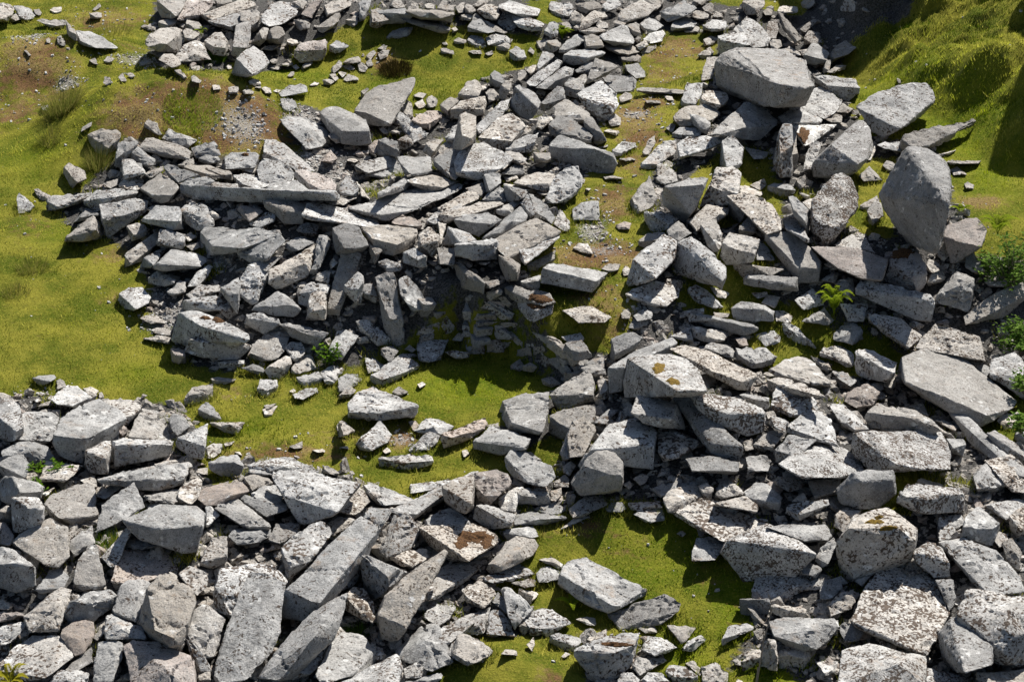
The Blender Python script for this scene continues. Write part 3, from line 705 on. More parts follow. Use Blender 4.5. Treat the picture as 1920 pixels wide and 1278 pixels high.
l|890,1080 970,1030 1075,1030 1130,1110 1120,1150 1020,1200 950,1120|890,1130 920,1190 1000,1210|lone lichened cube at the grass edge
g|1370,1130 1500,1130 1620,1090 1730,1195 1620,1200 1500,1180|1370,1190 1400,1210 1720,1210|grey slab with a broken front edge
l|1400,1090 1500,1020 1640,1010 1660,1060 1620,1080 1440,1130||lumpy lichened slab
l|1050,1265 1110,1240 1200,1260 1150,1300||flat pale chip
@400 280
l|85,50 200,20 330,30 325,150 300,180 80,120||flat pale rectangular slab
l|150,200 250,180 420,220 420,270 340,300 220,260|160,230 200,290|flat lichened slab with a moss cushion
d|-60,140 0,130 130,165 140,190 60,190|-50,190 140,235|dark toothed slab end
l|320,165 370,65 480,110 610,160 600,240 480,235 420,210|325,190 420,230|large flat pale slab
p|610,160 680,150 880,210 925,270 920,300 800,300 720,260|610,210 740,300 780,350 880,365 915,340|pinkish slab with a clean sloping top
l|390,290 480,245 600,235 740,260 730,330 600,330 540,340||dark mottled slab with a moss tuft
d|925,320 1000,185 1070,240 1095,330 1010,350|930,345 1080,355|pointed dark pyramid of rock
w|1070,240 1180,380 1110,350||pale slab against the dark pyramid
l|1060,130 1110,80 1190,90 1160,150 1080,190||rough pale stone
l|1130,170 1240,80 1350,60 1430,130 1420,180 1280,210|1150,200 1300,220|rough-topped boulder
l|1385,75 1600,55 1640,110 1640,160 1480,185 1430,150|1500,200 1640,185|pale flat block
l|1230,330 1450,210 1470,250 1300,320|1240,360 1440,310|shadowed thin slab
l|1450,235 1640,190 1750,215 1850,240 1700,300 1480,250|1500,275 1600,325 1680,310|pale tilted slab
l|1000,440 1190,385 1520,290 1600,330 1870,250 1870,290 1480,460 1230,490|1260,540 1320,540 1500,470 1800,330|great long speckled slab
l|665,490 700,410 800,405 960,440 1150,470 1230,520 1250,580 1130,580|680,510 740,530 880,550 1100,580|thick dark lintel stone
w|725,350 830,370 820,400 720,385||small white stone
l|840,400 940,360 1080,360 980,420 900,420||pale broken stones block
g|375,390 460,370 690,410 680,470 530,465 440,430|390,430 500,530 540,560 670,560|chunky grey block with a dark front
p|200,415 360,445 370,470 270,540 240,490|180,450 240,530|brown wedge stone in a hollow
l|270,560 400,470 470,490 460,540 340,590||pale weathered slab
g|170,760 310,665 490,620 540,690 400,820 380,740|190,790 290,860 400,830|dark-sided pyramid block
l|370,820 520,800 400,920 260,870||speckled flat slab
l|200,960 260,870 420,900 420,940 330,1130 260,1130 200,1080|210,1110 290,1165 330,1150|long moss-spotted slab tilted down
l|420,900 560,800 760,700 770,770 740,850 730,920 600,950 410,990|410,1010 470,1050 720,960|broad moss-spotted slab with a thick edge
l|310,1180 480,1060 590,1130 655,1200 600,1190 500,1120|290,1205 450,1250 600,1250 650,1210|ridge-shaped block
d|620,600 700,540 790,570 780,650 700,640|640,620|shaded stone under the lintel
l|790,640 860,640 880,700 840,790 780,920 730,930 770,800||narrow upright slab leaning in a row
l|770,930 840,900 880,920 860,1010 760,980||rounded stone between uprights
l|640,1080 720,990 880,1020 860,1080 740,1070|640,1160 700,1180|grey block between uprights
l|730,1070 850,1060 840,1200 720,1220 710,1130|690,1278 840,1278|square upright block
l|960,770 1080,750 1110,790 1000,980 950,1160 960,1210 850,1200 880,1060|850,1240 950,1250|tall moss-spotted slab leaning in a row
d|890,590 1000,545 1090,580 1140,650 1170,720 1080,740 980,740|900,700 920,800 1050,760|dark block under the lintel
l|1110,590 1280,570 1530,590 1530,640 1420,670 1380,715 1160,660|1170,690 1270,790 1350,800 1440,750 1530,680|big faceted block with rusty moss spots
p|1310,555 1460,475 1540,510 1570,570 1500,575|1400,575 1560,600|pinkish wedge with orange moss
l|1535,640 1620,580 1700,640 1680,690 1560,720|1540,740 1650,810 1680,760|broken dark block
l|1425,770 1500,735 1600,800 1530,830|1425,850 1520,880 1605,885|moss-topped block
l|1230,840 1290,820 1400,850 1420,880 1300,890|1250,870 1310,920 1400,910|flat moss-covered stone
g|1210,960 1280,920 1360,920 1390,1090 1420,1270 1320,1270 1250,1110|1280,1340 1350,1480 1440,1480|square stone post leaning over the pit
l|1390,950 1450,950 1600,1100 1650,1180 1600,1200 1480,1200 1400,1080|1500,1215 1650,1200|pale lichened slab propped in the row
l|980,1020 1080,910 1130,950 1090,1050 1020,1050|980,1060 1080,1160 1110,1160 1095,1080|angular block beside the tall slab
d|1100,1020 1200,1000 1230,1100 1130,1080|1110,1110 1220,1150|dark stone by the post
p|2000,1190 2070,1130 2200,1150 2180,1200||reddish flat stone
w|870,860 900,810 940,850 880,900||white stone splinter
d|1160,700 1260,760 1220,800|1180,790 1210,860|dark gap stone
d|540,700 640,650 760,700 640,760|540,740 600,770|shadowed block in a gap
l|1600,540 1700,440 1900,330 1960,400 1830,480 1690,560|1600,560|pale long slab beside the long slab
l|60,1040 190,960 210,1010 180,1100 120,1100|60,1060 180,1230|dark-shadowed grey block
@760 280
d|210,80 300,20 420,10 440,60 360,110 330,190|215,130 290,190 330,220|dark gap-side block below the cube
l|320,180 360,100 440,50 480,100 400,190 380,230|340,230 375,235|rough lichened stone
l|590,190 620,185 720,175 720,250 650,300 630,310|590,230 605,320 640,320|small upright pale block
l|575,380 700,260 740,290 755,400 640,410||curved lichened stone
l|330,380 500,300 560,340 550,375 400,440 280,470|240,440 260,490|pale-ended lichened bar
l|250,490 400,460 560,400 700,390 740,410 600,460 400,510|240,530 300,560|long dark-sided bar
d|440,290 540,260 590,250 600,320 560,350 500,300|560,370|dark stone behind the bars
l|810,255 920,185 1120,175 1130,200 1090,255 1000,240 900,265|870,270 960,300 1080,315 1095,270|pale triangular block with a dark front
w|730,200 830,195 850,220 760,245||small rust-edged pale slab
d|720,180 840,100 900,130 890,180 780,190|730,190 860,195|dark stone under the ledge
w|725,100 800,60 810,85 740,150 720,160||pale sunlit slab side
l|1050,370 1135,150 1300,115 1330,220 1320,280 1270,310 1190,390 1100,400|1060,400 1110,410 1200,400 1290,330|tall pale moss-dotted slab
d|740,265 830,290 920,320 880,370|760,400 860,380|dark shaded block
w|740,260 960,300 975,325 900,320||rust-flecked sunlit slab
l|985,320 1050,305 1065,340 1030,355||small lichened stone
d|860,400 915,330 985,480 960,500|870,430 920,525|dark block under the wedge block
l|920,325 960,330 1060,410 1125,510 1100,560 990,480|1100,560|long wedge block with a sunlit side
l|660,450 790,415 880,370 890,380 800,460|665,480 750,500 800,470|thin wedge slab with a dark face
l|365,530 440,490 620,470 720,530 660,560 560,530|400,590 550,655 660,580|dark-faced block with rusty moss on top
w|245,545 310,560 290,640 265,720||thin upright pale splinter
g|320,580 480,620 540,680 440,700 400,690|285,720 400,710|dark-faced triangular block on the wall
l|580,670 740,530 860,420 915,500 900,540 800,590 680,660||pale slab on the wall top
l|660,670 980,510 1165,620 840,710 820,790 760,820 700,770||very broad pale slab on the wall top
l|840,710 1000,640 1165,610 1160,660 1060,740 900,860 915,760|825,800 900,865|thick square slab overhanging the pit
g|370,715 640,670 690,690 640,710|375,800 500,825 690,830 700,760|dark-fronted coping block over the pit
d|700,790 800,820 860,870 840,920|700,860 760,990 840,980|dark block under the coping
l|910,870 1130,755 1120,830 1010,890|920,910 1000,915|lichened block in the wall beside the moss
l|1110,560 1160,440 1240,550 1220,620 1180,610||jagged pale rock edging the path
l|1255,530 1255,450 1330,380 1450,385 1455,500 1440,535||flat pale slab in the path
p|1580,570 1640,540 1695,555 1680,600 1600,600||flat pink-tinged stone in the path
w|1255,740 1300,705 1370,705 1405,785 1330,780||flat white slab in the brown moss
g|1470,895 1530,850 1610,865 1600,900 1540,920||grey flat stone by the brown moss
w|1625,905 1660,875 1685,895 1680,940 1640,950||small pale stone
l|1030,890 1110,845 1520,925 1430,990 1240,940|1020,1000 1200,1050 1400,1075 1510,960|heavy rectangular block beside the path
l|860,985 1020,940 1015,985 880,1005|865,1030 1000,1060|small pale wall block
d|370,850 420,850 560,960 590,1000 480,970|380,920 420,1040 590,1090 600,1000|dark rounded block in the pit wall
l|525,850 560,830 650,840 600,870||small tan stone in the wall top
p|380,825 440,820 510,850 500,880|480,885|flat tan stone in the wall top
d|590,990 700,975 710,1010 640,1040|600,1040|shaded wall stone
d|610,1070 700,1030 730,1060 680,1080|610,1110 640,1140 720,1090|small rounded wall stone
d|690,1110 740,1100 800,1160 760,1170|700,1140 770,1185|small dark wall stone
m|740,1040 790,1010 1080,1080 1120,1150 1030,1180 930,1130|745,1090 830,1150 940,1140|moss-capped wall block
l|840,1150 900,1130 1000,1185 1110,1170 1100,1230 980,1278|850,1190 920,1278 960,1300|pale wall block under the brown moss cap
d|445,1110 480,1085 600,1140 750,1190 820,1230 700,1200|450,1170 560,1230 720,1278 800,1278|long dark wall block
l|1180,1210 1280,1185 1400,1180 1540,1260 1500,1300 1300,1300||big flat pale stone with a white patch
l|1690,370 1830,200 1890,370 1860,430 1740,480|1680,390 1720,480|lone pointed grey boulder on the path verge
g|1480,205 1560,198 1640,220 1500,225||thin flat slab at the path edge
l|1600,75 1700,58 1730,80 1650,90||small pale slab in the path
w|1330,290 1390,290 1380,310||small white path stone
d|240,740 370,740 370,860 260,860|250,860 360,870|shaded wall stone under the splinter
@1120 280
l|470,100 520,80 590,110 520,150 470,170||pale narrow stone
l|440,220 540,140 590,160 600,240 500,260|440,255 520,280|grey block at the slab end
g|490,290 700,215 760,200 830,220 800,260 650,270|485,330 500,420 650,555 740,440 800,300|large dark rounded boulder beside the path
l|830,270 900,140 1010,125 1075,180 1055,330 930,310|770,430 870,400 990,420 1050,345|tall pale square block
w|1060,275 1120,275 1250,330 1220,350 1080,330||pale flat stone behind the tall block
l|1145,270 1250,220 1270,270 1220,310||grey lumpy stone
l|1275,270 1320,250 1450,260 1485,310 1400,300|1280,310 1400,365 1480,330|brown-mottled low block
d|1490,230 1560,190 1565,270 1520,300||dark stone behind the brown block
l|970,350 1130,325 1230,360 1310,420 1380,560 1370,610 1270,640 1190,470 1150,440 1140,390||broad domed lichened boulder
g|965,360 1060,330 1150,340 1140,450 1060,420|985,490 1050,575 1150,500|dark lump against the domed boulder
d|1035,600 1190,460 1200,580 1170,650|1060,630|dark triangular rock against the dome
l|690,550 820,415 990,440 980,490 900,500 760,560 740,620||rough block with brown edges
l|760,570 890,510 900,590 945,680 920,750 870,770|770,600 830,720 880,775|pale slab standing on edge
l|350,470 470,460 610,520 540,560 450,510|360,530 390,610 460,625 540,590|flat-topped dark block at the path edge
d|520,610 610,530 710,630 610,690 530,650||rough dark stone
g|305,690 370,630 510,625 440,680|310,720 360,745|low grey block
l|270,830 500,630 600,690 580,820 440,970|215,1010 230,1030 440,970|pale leaning square slab
g|680,660 710,640 760,690 960,880 965,960 940,990 860,930 740,770|600,700 560,920 700,960 930,995|big dark pyramid block
l|940,700 990,615 1220,680 1190,790 1010,740|920,810 960,870 1170,840|pinkish-white block
l|1190,830 1215,680 1270,720 1330,830 1230,800||rusty stone behind the leaning block
g|1260,625 1490,605 1570,710 1680,840 1670,890 1500,890|1255,680 1400,880 1500,1005 1660,1000 1680,900|long clean rectangular block tipped forward
l|1020,860 1050,845 1400,900 1300,950|1020,910 1090,960 1280,945|flat lichened slab under the clean block
l|1100,960 1130,935 1500,960 1480,1030 1300,1010|1100,1010 1300,1050 1500,1060|lower lichened slab under the clean block
l|205,1080 440,980 620,1040 610,1110 520,1180 400,1150|220,1110 400,1170|broad flat stone with a moss spot
l|680,1040 740,1010 820,1050 940,1180 920,1190 850,1180|680,1080 740,1150 870,1190|pale-edged wedge in the grass
w|830,1020 900,1080 990,1080 960,1120 900,1110||white-mottled flat stone
l|1160,1080 1270,1065 1280,1100 1200,1120||pale low stone
l|1230,1150 1280,1090 1370,1110 1330,1190||pale triangular stone
l|1480,1130 1650,1020 1700,1170 1540,1205||smooth grey stone by the fern
l|1010,1190 1080,1135 1250,1165 1330,1210 1320,1240 1150,1200|1010,1240 1030,1290 1320,1290|dark-mottled block
l|1330,1210 1400,1210 1460,1250 1450,1300 1340,1290||pale rounded stone
l|270,1250 340,1195 410,1210 410,1270 300,1290||low rounded stone
g|670,1225 720,1230 960,1270 960,1290 800,1280|690,1290|long thin slab
l|870,1220 990,1230 980,1260 880,1260||pale low stone by the thin slab
g|1430,350 1480,340 1580,460 1560,540 1470,450|1480,500 1580,640 1590,570|slim bar of rock leaning on the spotted block
w|1540,400 1620,365 1620,430 1590,450||pale stone by the slim bar
d|1380,520 1470,480 1560,600 1600,690 1420,600|1390,590 1580,700|dark block below the slim bar
@1440 280
L|320,500 340,340 490,290 540,140 650,220 680,430 600,560 500,560 420,580|320,600 360,690 450,730 540,600|big boulder spotted with brown lichen
G|1040,-15 1180,-20 1280,30 1370,150 1365,300 1355,400 1310,270 1160,90|960,110 830,340 880,480 950,600 1050,730 1180,770 1280,740 1340,540|huge upright egg-shaped boulder
l|680,200 760,120 800,170 850,230 720,240||brown-flecked stone above the boulder
l|690,420 820,345 830,400 740,450|690,450 730,460|mossy stone beside the egg-shaped boulder
d|740,460 830,360 860,500 800,570|760,560|dark stone at the egg boulder's foot
l|490,720 690,600 740,670 800,780 700,750|520,735|grey triangular slab
p|320,730 600,740 780,780 905,830 850,980 700,970 520,890 400,800||broad pinkish flat slab
l|420,860 500,840 550,890 490,900||pale stone against the pink slab
g|400,980 500,900 545,940 500,1000||small grey stone by the fern
l|500,1000 560,960 640,970 650,1050 600,1130 540,1060||brown-flecked block behind the fern
p|920,860 940,740 1090,740 1190,840 1190,930 1080,960 1000,900|870,980 950,1030 1120,1090 1190,1000|pink block with a moss cap
l|1185,860 1210,815 1285,850 1285,910 1230,930|1190,900|small pink-brown stone
w|1190,1000 1240,920 1340,960 1290,1000||white flat stone
l|1260,780 1330,700 1360,800 1320,845||small pale stone at the boulder's foot
p|1310,660 1340,570 1560,505 1640,600 1600,730 1450,700|1330,710 1380,850 1460,830|tall rusty-white rock
g|1475,870 1490,760 1540,770 1610,860 1620,915|1480,890 1540,920|clean grey teardrop stone in the grass
l|1260,1100 1410,910 1555,970 1530,1070 1430,1010|1255,1150 1380,1190 1500,1220 1535,1110|brown-flecked angular block
l|650,1040 690,980 900,1000 1080,1060 1215,1090 1240,1140 1120,1110 850,1060|650,1090 880,1190 1100,1278 1220,1290 1240,1170|long bench-like block with moss on top
l|545,1160 740,1150 755,1170 720,1250 600,1220|600,1290 720,1290|square grey block near the fern
l|750,1260 800,1230 900,1260 1000,1300 800,1320||thin pale slab
l|250,1290 420,1185 500,1280 450,1320||pale grey stone left of the fern
l|1460,1250 1620,1120 1917,970 2000,960 2000,1060 1800,1150 1640,1250 1480,1320||long pale slab under the bush
p|1625,1000 1690,910 1820,960 1800,1030 1660,1030||pinkish stone behind the long slab
l|1370,150 1420,130 1490,190 1380,195||mossy low stone
g|1470,260 1500,240 1545,270 1540,300 1490,300||small grey stone in the grass
@200 560
l|550,110 680,90 810,130 830,190 960,230 1080,270 1070,310 700,200|520,200 490,310 600,350 800,320 1040,330|long broad slab with a bite of brown moss
l|620,310 680,295 880,310 1090,350 1020,360 820,350|580,400 700,440 850,460 980,460 1060,390|long thick slab laid along the pile's foot
p|480,370 540,365 590,390 580,430 510,420|490,470 540,490 600,485|tan-topped stone under the long slab
l|835,475 1000,460 1035,455 1035,490 900,490|850,520 1000,510|flat stone with brown moss at the pile's foot
g|1040,110 1140,105 1290,150 1300,185 1240,170 1060,150|1030,190 1180,260 1260,200|oblong dark-fronted block
l|1280,190 1360,175 1500,210 1660,260 1630,290 1500,260 1400,240|1390,290 1500,340 1580,370 1620,300|long slab with a dark underside
l|1070,420 1090,340 1220,240 1310,200 1385,240 1370,300 1330,400 1270,455 1100,455|1110,465 1200,462|smooth oval boulder with white spots
l|1335,360 1380,320 1460,320 1500,390 1430,470 1390,440|1400,475|rough stone behind the fin
l|1210,510 1350,420 1390,430 1390,490 1300,520|1180,540 1220,590 1300,605 1350,570|moss-topped block with a dark front
d|1010,520 1100,490 1180,510 1180,550|1130,570 1190,590|low dark stone at the pile's foot
g|1370,545 1500,400 1560,440 1580,510 1450,560|1400,562 1560,530|pointed fin of grey stone
l|1420,590 1590,545 1620,590 1480,640|1430,610 1480,670 1600,640|pale triangular block in the grass
l|1670,380 1720,240 1770,225 1890,280 1800,380 1760,450 1690,430|1700,455 1760,455|rough leaning slab beside the bush
l|1600,550 1720,490 1780,530 1700,640 1640,640||fractured pale stone
l|1730,600 1800,555 1900,560 1920,610 1830,680 1740,690|1740,705 1800,700|smooth flat stone at the pile's corner
g|1740,720 1820,650 1875,680 1850,710|1740,750 1810,745|little grey stone by the white-topped stone
w|1635,310 1670,285 1690,320 1670,360||white stone by the bush
l|250,150 290,130 440,150 440,185 330,190||small flat slab at the pile's grassy edge
l|330,230 400,210 490,240 480,280 370,260|340,255|flat split slab at the grassy edge
l|265,300 370,270 480,290 470,340 390,330||pale chippings slab at the grassy edge
g|765,605 830,585 985,600 930,625|790,630 880,645|flat thin stone in the grass
g|590,740 640,665 800,630 800,700 720,730|560,810 650,800 740,770 805,770|lone wedge of stone in the grass
d|690,830 730,760 800,810 860,900 820,890|685,890 750,915 860,915|dark mottled triangular stone
g|1130,670 1150,600 1280,605 1285,650 1200,690|1130,700 1200,740 1270,700|lone square grey stone in the grass
l|1395,720 1500,665 1580,665 1580,700 1470,755 1410,745||flat pale stone sunk in the grass
w|1370,695 1400,670 1420,690 1400,705||white chip in the grass
w|1170,830 1280,800 1230,880 1190,890|1175,850|white split stone in the grass
l|1180,800 1270,785 1200,835||pale splinter in the grass
l|775,930 1040,925 1020,950 950,960 850,950|790,945 880,1000 980,1020 1000,990|pale-topped low block in the grass
l|1725,950 1760,905 1850,980 1800,1030 1730,1020||small dark cone of stone
g|1370,1110 1470,1065 1470,1115 1410,1125||small flat triangular stone
w|1540,1135 1620,1120 1655,1145 1600,1160||small whitish stone
w|1750,1115 1810,1100 1815,1125||tiny pale chip
l|880,1085 960,1065 940,1090 890,1105||small flat grey stone
l|740,1120 800,1070 870,1090 865,1150 800,1195 740,1195||rounded pale stone
l|530,1040 640,990 760,935 755,1020 740,1110 700,1090 600,1040|520,1100 620,1180 720,1205|block with a big dark hollowed face
l|465,900 500,870 580,870 620,960 530,1030 490,980||pale lump of rock
l|160,1030 200,930 270,820 440,850 470,960 520,1040 460,1060|170,1050 450,1070|broad sunlit pale slab
l|-120,860 -20,760 150,740 265,800 200,870 140,850 0,910 -90,900|150,950 260,830|pale domed boulder at the grass edge
p|70,960 110,930 160,990 110,1040||pinkish mottled stone
l|-110,1010 0,910 90,910 90,1050 0,1120 -100,1090||flat-faced grey boulder
l|40,1070 130,1045 500,1070 490,1100 310,1110 60,1095|40,1180 60,1260 300,1220 470,1180|squat square block with a rough front
p|470,1170 530,1165 760,1250 680,1255||brown-edged thin slab
g|770,1230 880,1170 980,1170 1030,1250 900,1230|775,1270 850,1330 1000,1340 1020,1290|grey block with a pointed peak
w|960,1150 1000,1145 1020,1180||pale little stone
l|290,1270 460,1220 620,1225 640,1260 500,1300||long pale slab
l|1060,1240 1180,1200 1370,1185 1550,1260 1600,1300 1300,1330 1070,1300|1080,1320|pale boulder top with brown lichen
@640 540
l|110,250 200,235 290,310 370,375 260,400 180,320|150,320 270,430 370,425|long speckled block leaning down
d|285,450 380,430 430,470 370,560 310,510|300,500|dark rounded stone
l|175,520 230,520 350,590 300,620 200,640||rough small stone
l|220,650 460,490 580,580 480,630 300,690|215,710 300,740 480,660 570,600|long flat slab pointing into the grass
l|560,400 620,390 810,380 740,540 650,560 580,540||rough pitted slab standing at the pit edge
g|470,460 510,430 560,460 530,480||small grey slab
l|455,490 540,490 570,510 500,530||low grey stone
l|550,350 600,300 700,310 690,345 620,360||lumpy stone under the moss
l|830,390 880,330 920,350 910,400||pale pointed stone at the pit edge
d|750,280 790,200 850,280 850,340 780,340||dark stone in the pit corner
m|780,480 870,470 960,480 960,520 860,530||mossy flat stone at the pit edge
l|50,860 120,770 240,730 430,810 575,885 270,935 60,930|50,980 270,990 550,970|white-topped flat triangular stone in the grass
w|570,720 610,700 635,720 590,750||white stone in the pit grass
d|380,780 430,730 500,780 450,810||two dark chips in the grass
l|140,1130 290,995 370,1100 350,1160 230,1220|105,1170 140,1210 220,1222|lone pale pyramid stone with a dark side
l|-20,1000 10,985 90,1070 20,1110|-20,1120|pale stone beside the white-topped stone
w|310,1220 350,1190 375,1225 330,1240||small white pebble by the soil patch
p|500,1000 560,990 585,1030 540,1070||rusty stone
l|540,1070 630,970 770,990 850,1040 740,1110 650,1080||rough grey slab
l|500,1215 640,1080 750,1070 740,1140 650,1210|520,1240 660,1220|pale flat slab tilted down
p|755,1100 850,1060 1080,970 1100,1020 1060,1050 820,1120|750,1150 770,1200 1000,1120 1080,1060|long smooth pinkish bar in the grass
l|990,1150 1120,1030 1210,1070 1420,1130 1380,1200 1200,1170|1000,1200 1200,1250 1390,1210|broad spotted stone beside the grass
w|905,1220 940,1205 960,1240 920,1270||small pale stone
g|1090,1030 1180,1005 1180,1040 1110,1050||thin stone at the dark hollow
l|1210,850 1480,755 1555,780 1555,870 1510,1080 1280,1010 1270,900|1170,960 1250,1060 1480,1100|big angular boulder with a white spot
l|1560,800 1700,690 1860,600 1905,700 1890,800 1730,790|1590,880 1650,930 1900,860|block with a jagged shaded notch
p|1560,770 1610,760 1610,800||small red-brown stone
d|1560,960 1680,900 1900,870 1900,1000 1700,1050|1560,1080 1650,1130 1700,1120|dark shaded boulder in the hollow
l|1670,1170 1740,980 1800,950 1850,990 1917,1070 1800,1250 1700,1278|1640,1240 1660,1290|rough spotted pointed boulder
l|1200,1240 1290,1205 1420,1230 1500,1290 1350,1330||broad pale stone with a moss dot
l|280,1275 500,1240 680,1260 690,1290 450,1310|290,1340 500,1370 690,1320|long flat pale stone lying in the grass
d|980,430 1060,400 1080,460 990,480|985,495 1070,490|dark wall stone near the pit floor
d|1090,400 1180,380 1240,440 1130,440|1090,480 1220,485|square wall stone near the pit floor
d|1150,320 1230,300 1300,360 1200,360|1160,380 1300,390|rough wall stone with lichen
d|1320,460 1420,440 1430,500 1340,500|1310,510 1420,540|pale wall stone in shade
d|1190,260 1320,255 1320,280 1200,285|1210,295|thin wall slab in shade
d|950,210 1030,190 1060,240 980,250|950,240 1000,270|rounded wall stone in shade
d|1270,570 1340,530 1380,590 1300,600|1270,610 1340,630|wall stone at the pit floor
d|1360,580 1420,555 1470,590 1400,600|1360,620 1440,630|small wall stone at the pit floor
d|1550,530 1640,510 1740,640 1700,640|1560,560 1680,660|slanting wall slab
d|1500,680 1580,660 1650,720 1560,720|1510,720 1580,745|wall stone at the pit's near corner
l|1545,360 1600,370 1700,430 1810,500 1790,560 1740,540|1540,440 1640,520 1740,590|long grey stone at the wall's end
l|1650,365 1790,335 1815,370 1800,430 1780,450 1700,410||flat speckled stone on the grass bank
d|1480,520 1540,500 1600,550 1530,560|1480,560 1530,600|blue-grey wall stone
d|1440,440 1520,430 1530,470 1450,480|1440,500 1510,500|tan wall stone
@1060 560
l|470,215 560,80 640,80 660,130 610,200 520,225||grey sloping stone in the moss
g|415,110 450,75 490,110 480,150 425,145||small dark stone in the moss
l|340,300 500,240 580,290 540,330 370,420|340,440 360,465 520,380|grey square slab at the moss bank
g|140,490 210,450 300,435 295,510 250,550 200,500|150,500|small dark wedge beside the shaded notch
l|840,150 870,95 1040,70 1040,110 920,130|850,150|pale low stone
g|905,110 960,105 1200,150 1380,185 1445,215 1350,240 1230,200|940,160 1200,250 1340,285 1430,240|long thin pale slab on the bank
l|940,210 1000,205 1190,245 1215,280 1190,310 1060,290|960,290 1060,330 1190,320|oblong dark-sided stone
l|790,280 940,210 960,330 900,320||pale leaning slab end
l|1040,370 1080,310 1210,330 1280,400 1260,440 1180,400|1100,390 1250,455|pale stone with dark flecks
p|1275,300 1350,285 1370,350 1310,355||small pink stone
l|1430,270 1560,235 1615,280 1610,330 1500,360|1440,290|pale square stone in the grass
l|1620,190 1650,160 1780,240 1905,355 1860,340 1700,240|1640,270 1740,330 1870,380|dark lens-shaped slab in the grass
l|1280,370 1360,360 1500,370 1590,435 1500,460 1420,500 1300,420|1285,460 1400,520 1560,490|block with a flat speckled top
l|1525,540 1640,450 1780,425 1860,470 1980,600 1990,640 1850,640 1700,580||large smooth pale boulder sloping to the grass
l|1505,600 1600,585 1700,600 1900,680 1960,740 1850,700 1600,640|1510,680 1560,700|long pale slab under the smooth boulder
l|320,520 480,420 660,330 800,285 840,330 760,360 580,430 440,520|320,600 330,710 420,700 440,560|long flat slab across the top of the heap
m|620,420 800,410 900,440 990,520 1065,690 960,700 840,690 700,600|470,450 430,620 440,740 560,700 800,730|huge boulder crusted with orange-brown lichen
m|770,370 850,330 1000,370 1200,460 1420,555 1440,580 1330,620 1100,540|920,470 1080,570 1280,680 1370,690 1420,600|long slab with dark brown lichen
l|490,850 540,730 700,745 840,790 800,900 720,895|580,930 700,960 900,970|pale flat slab with a clean broken top
m|800,740 840,700 930,720 1050,870 1190,990 1330,1110 1290,1110 1090,1090 1000,1000|880,880 980,1010 1080,1150 1210,1230 1310,1220|long brown-spotted slab tipped toward the viewer
m|910,690 1090,710 1300,750 1470,820 1500,860 1350,850 1200,860 1030,790|1000,830 1130,930 1300,980 1360,1030 1490,990|broad brown-spotted slab
l|1305,720 1350,700 1530,740 1540,780 1400,750|1380,760 1470,830 1520,820|small mossy block
m|1520,780 1600,640 1700,650 1850,690 1900,820 1880,860 1720,870 1600,800|1530,820 1680,890|tilted black-flecked slab
m|1540,880 1680,920 1650,1000 1570,960|1530,950|spotted small block
l|1660,960 1780,850 1917,840 1990,900 2010,1000 2050,1110 1917,1050|1660,1000 1800,1030 1900,1050|block with a shaded peaked face
m|1410,1090 1520,970 1640,1010 1560,1110|1420,1120 1550,1130|spotted stone in a gap
m|1570,1130 1680,1020 1880,1060 1740,1180|1580,1230|dark spotted slab in shade
m|20,1020 60,900 130,870 230,970 180,1100 120,1180 30,1190|10,1200|spotted sloping boulder
l|190,1130 380,880 480,855 660,960 690,1000 660,1120 550,1120 400,1060|130,1200 440,1180 620,1250 660,1278|large smooth pale boulder with a broken front
m|690,970 830,980 1010,1080 980,1120 850,1190 740,1220 700,1150||brown-spotted stone under the tipped slab
l|150,1160 290,1130 400,1180 440,1278 350,1210 200,1230|100,1250 150,1340 430,1340|block with a pale pointed top
l|0,1240 40,1215 80,1250 50,1290||small pale stone in a gap
l|1355,1190 1500,1175 1550,1220 1520,1290 1370,1290||white square block
l|1330,1070 1400,1050 1410,1130 1350,1140||small pale stone
l|1500,850 1560,840 1580,880 1520,900||small white lichened stone
d|220,930 330,820 400,830 300,940||dark stone in the deep hollow
l|240,620 300,590 320,680 260,740||small shaded wall stone
l|230,580 260,550 280,590 250,610||pebble between blocks
d|900,1200 1080,1180 1300,1230 1300,1290 950,1290||dark shaded rock under the tipped slab
@1440 560
l|600,160 640,170 700,200 710,300 640,340 480,310 500,250 560,190||white-flecked sloping stone by the grass
l|750,110 850,120 1000,150 1150,280 1140,300 1060,370 960,300 850,190|750,180 900,270 1050,380|dark-flecked flat slab under the bench block
m|1110,370 1180,190 1260,175 1330,240 1590,275 1650,350 1655,470 1480,440 1300,330||white slab with brown spots
l|1000,440 1260,335 1400,390 1870,770 1840,820 1640,870 1400,700 1190,570 1030,620|980,530 1030,640 1190,750 1400,860 1580,960 1700,910|huge oblong pale block tilted down the slope
l|1350,840 1395,800 1500,890 1680,1060 1917,1260 1990,1340 1900,1340 1640,1130 1450,930|1430,950 1500,1060 1640,1180 1800,1278|very long narrow dark pillar lying down
l|1660,560 1680,460 1850,400 1910,450 1990,560 1990,680 1830,600|1670,590 1800,680 1990,790|grey block with a dark lower side
l|1480,450 1520,440 1660,510 1690,550 1640,580||thin pale stone behind the huge block
l|385,400 430,360 540,335 640,410 640,500 560,470 520,400|390,430 520,480 620,520|angular grey stone at the grass edge
l|650,400 680,370 790,390 970,480 950,560 930,520 800,440|650,560 750,610 870,620 920,560|dark smooth boulder
l|320,430 370,440 450,480 480,540 400,530||pale spotted stone
p|565,770 600,680 690,615 770,650 840,700 790,800 660,820 600,790||smooth pinkish-white boulder
l|480,550 560,550 670,610 620,660 540,610||pale rounded stone
l|865,660 880,580 950,540 960,640 940,670||pale stone with brown edge
g|770,640 860,625 870,680 830,690||grey stone behind the pink boulder
d|780,740 850,690 890,730 850,760||small black shaded stone
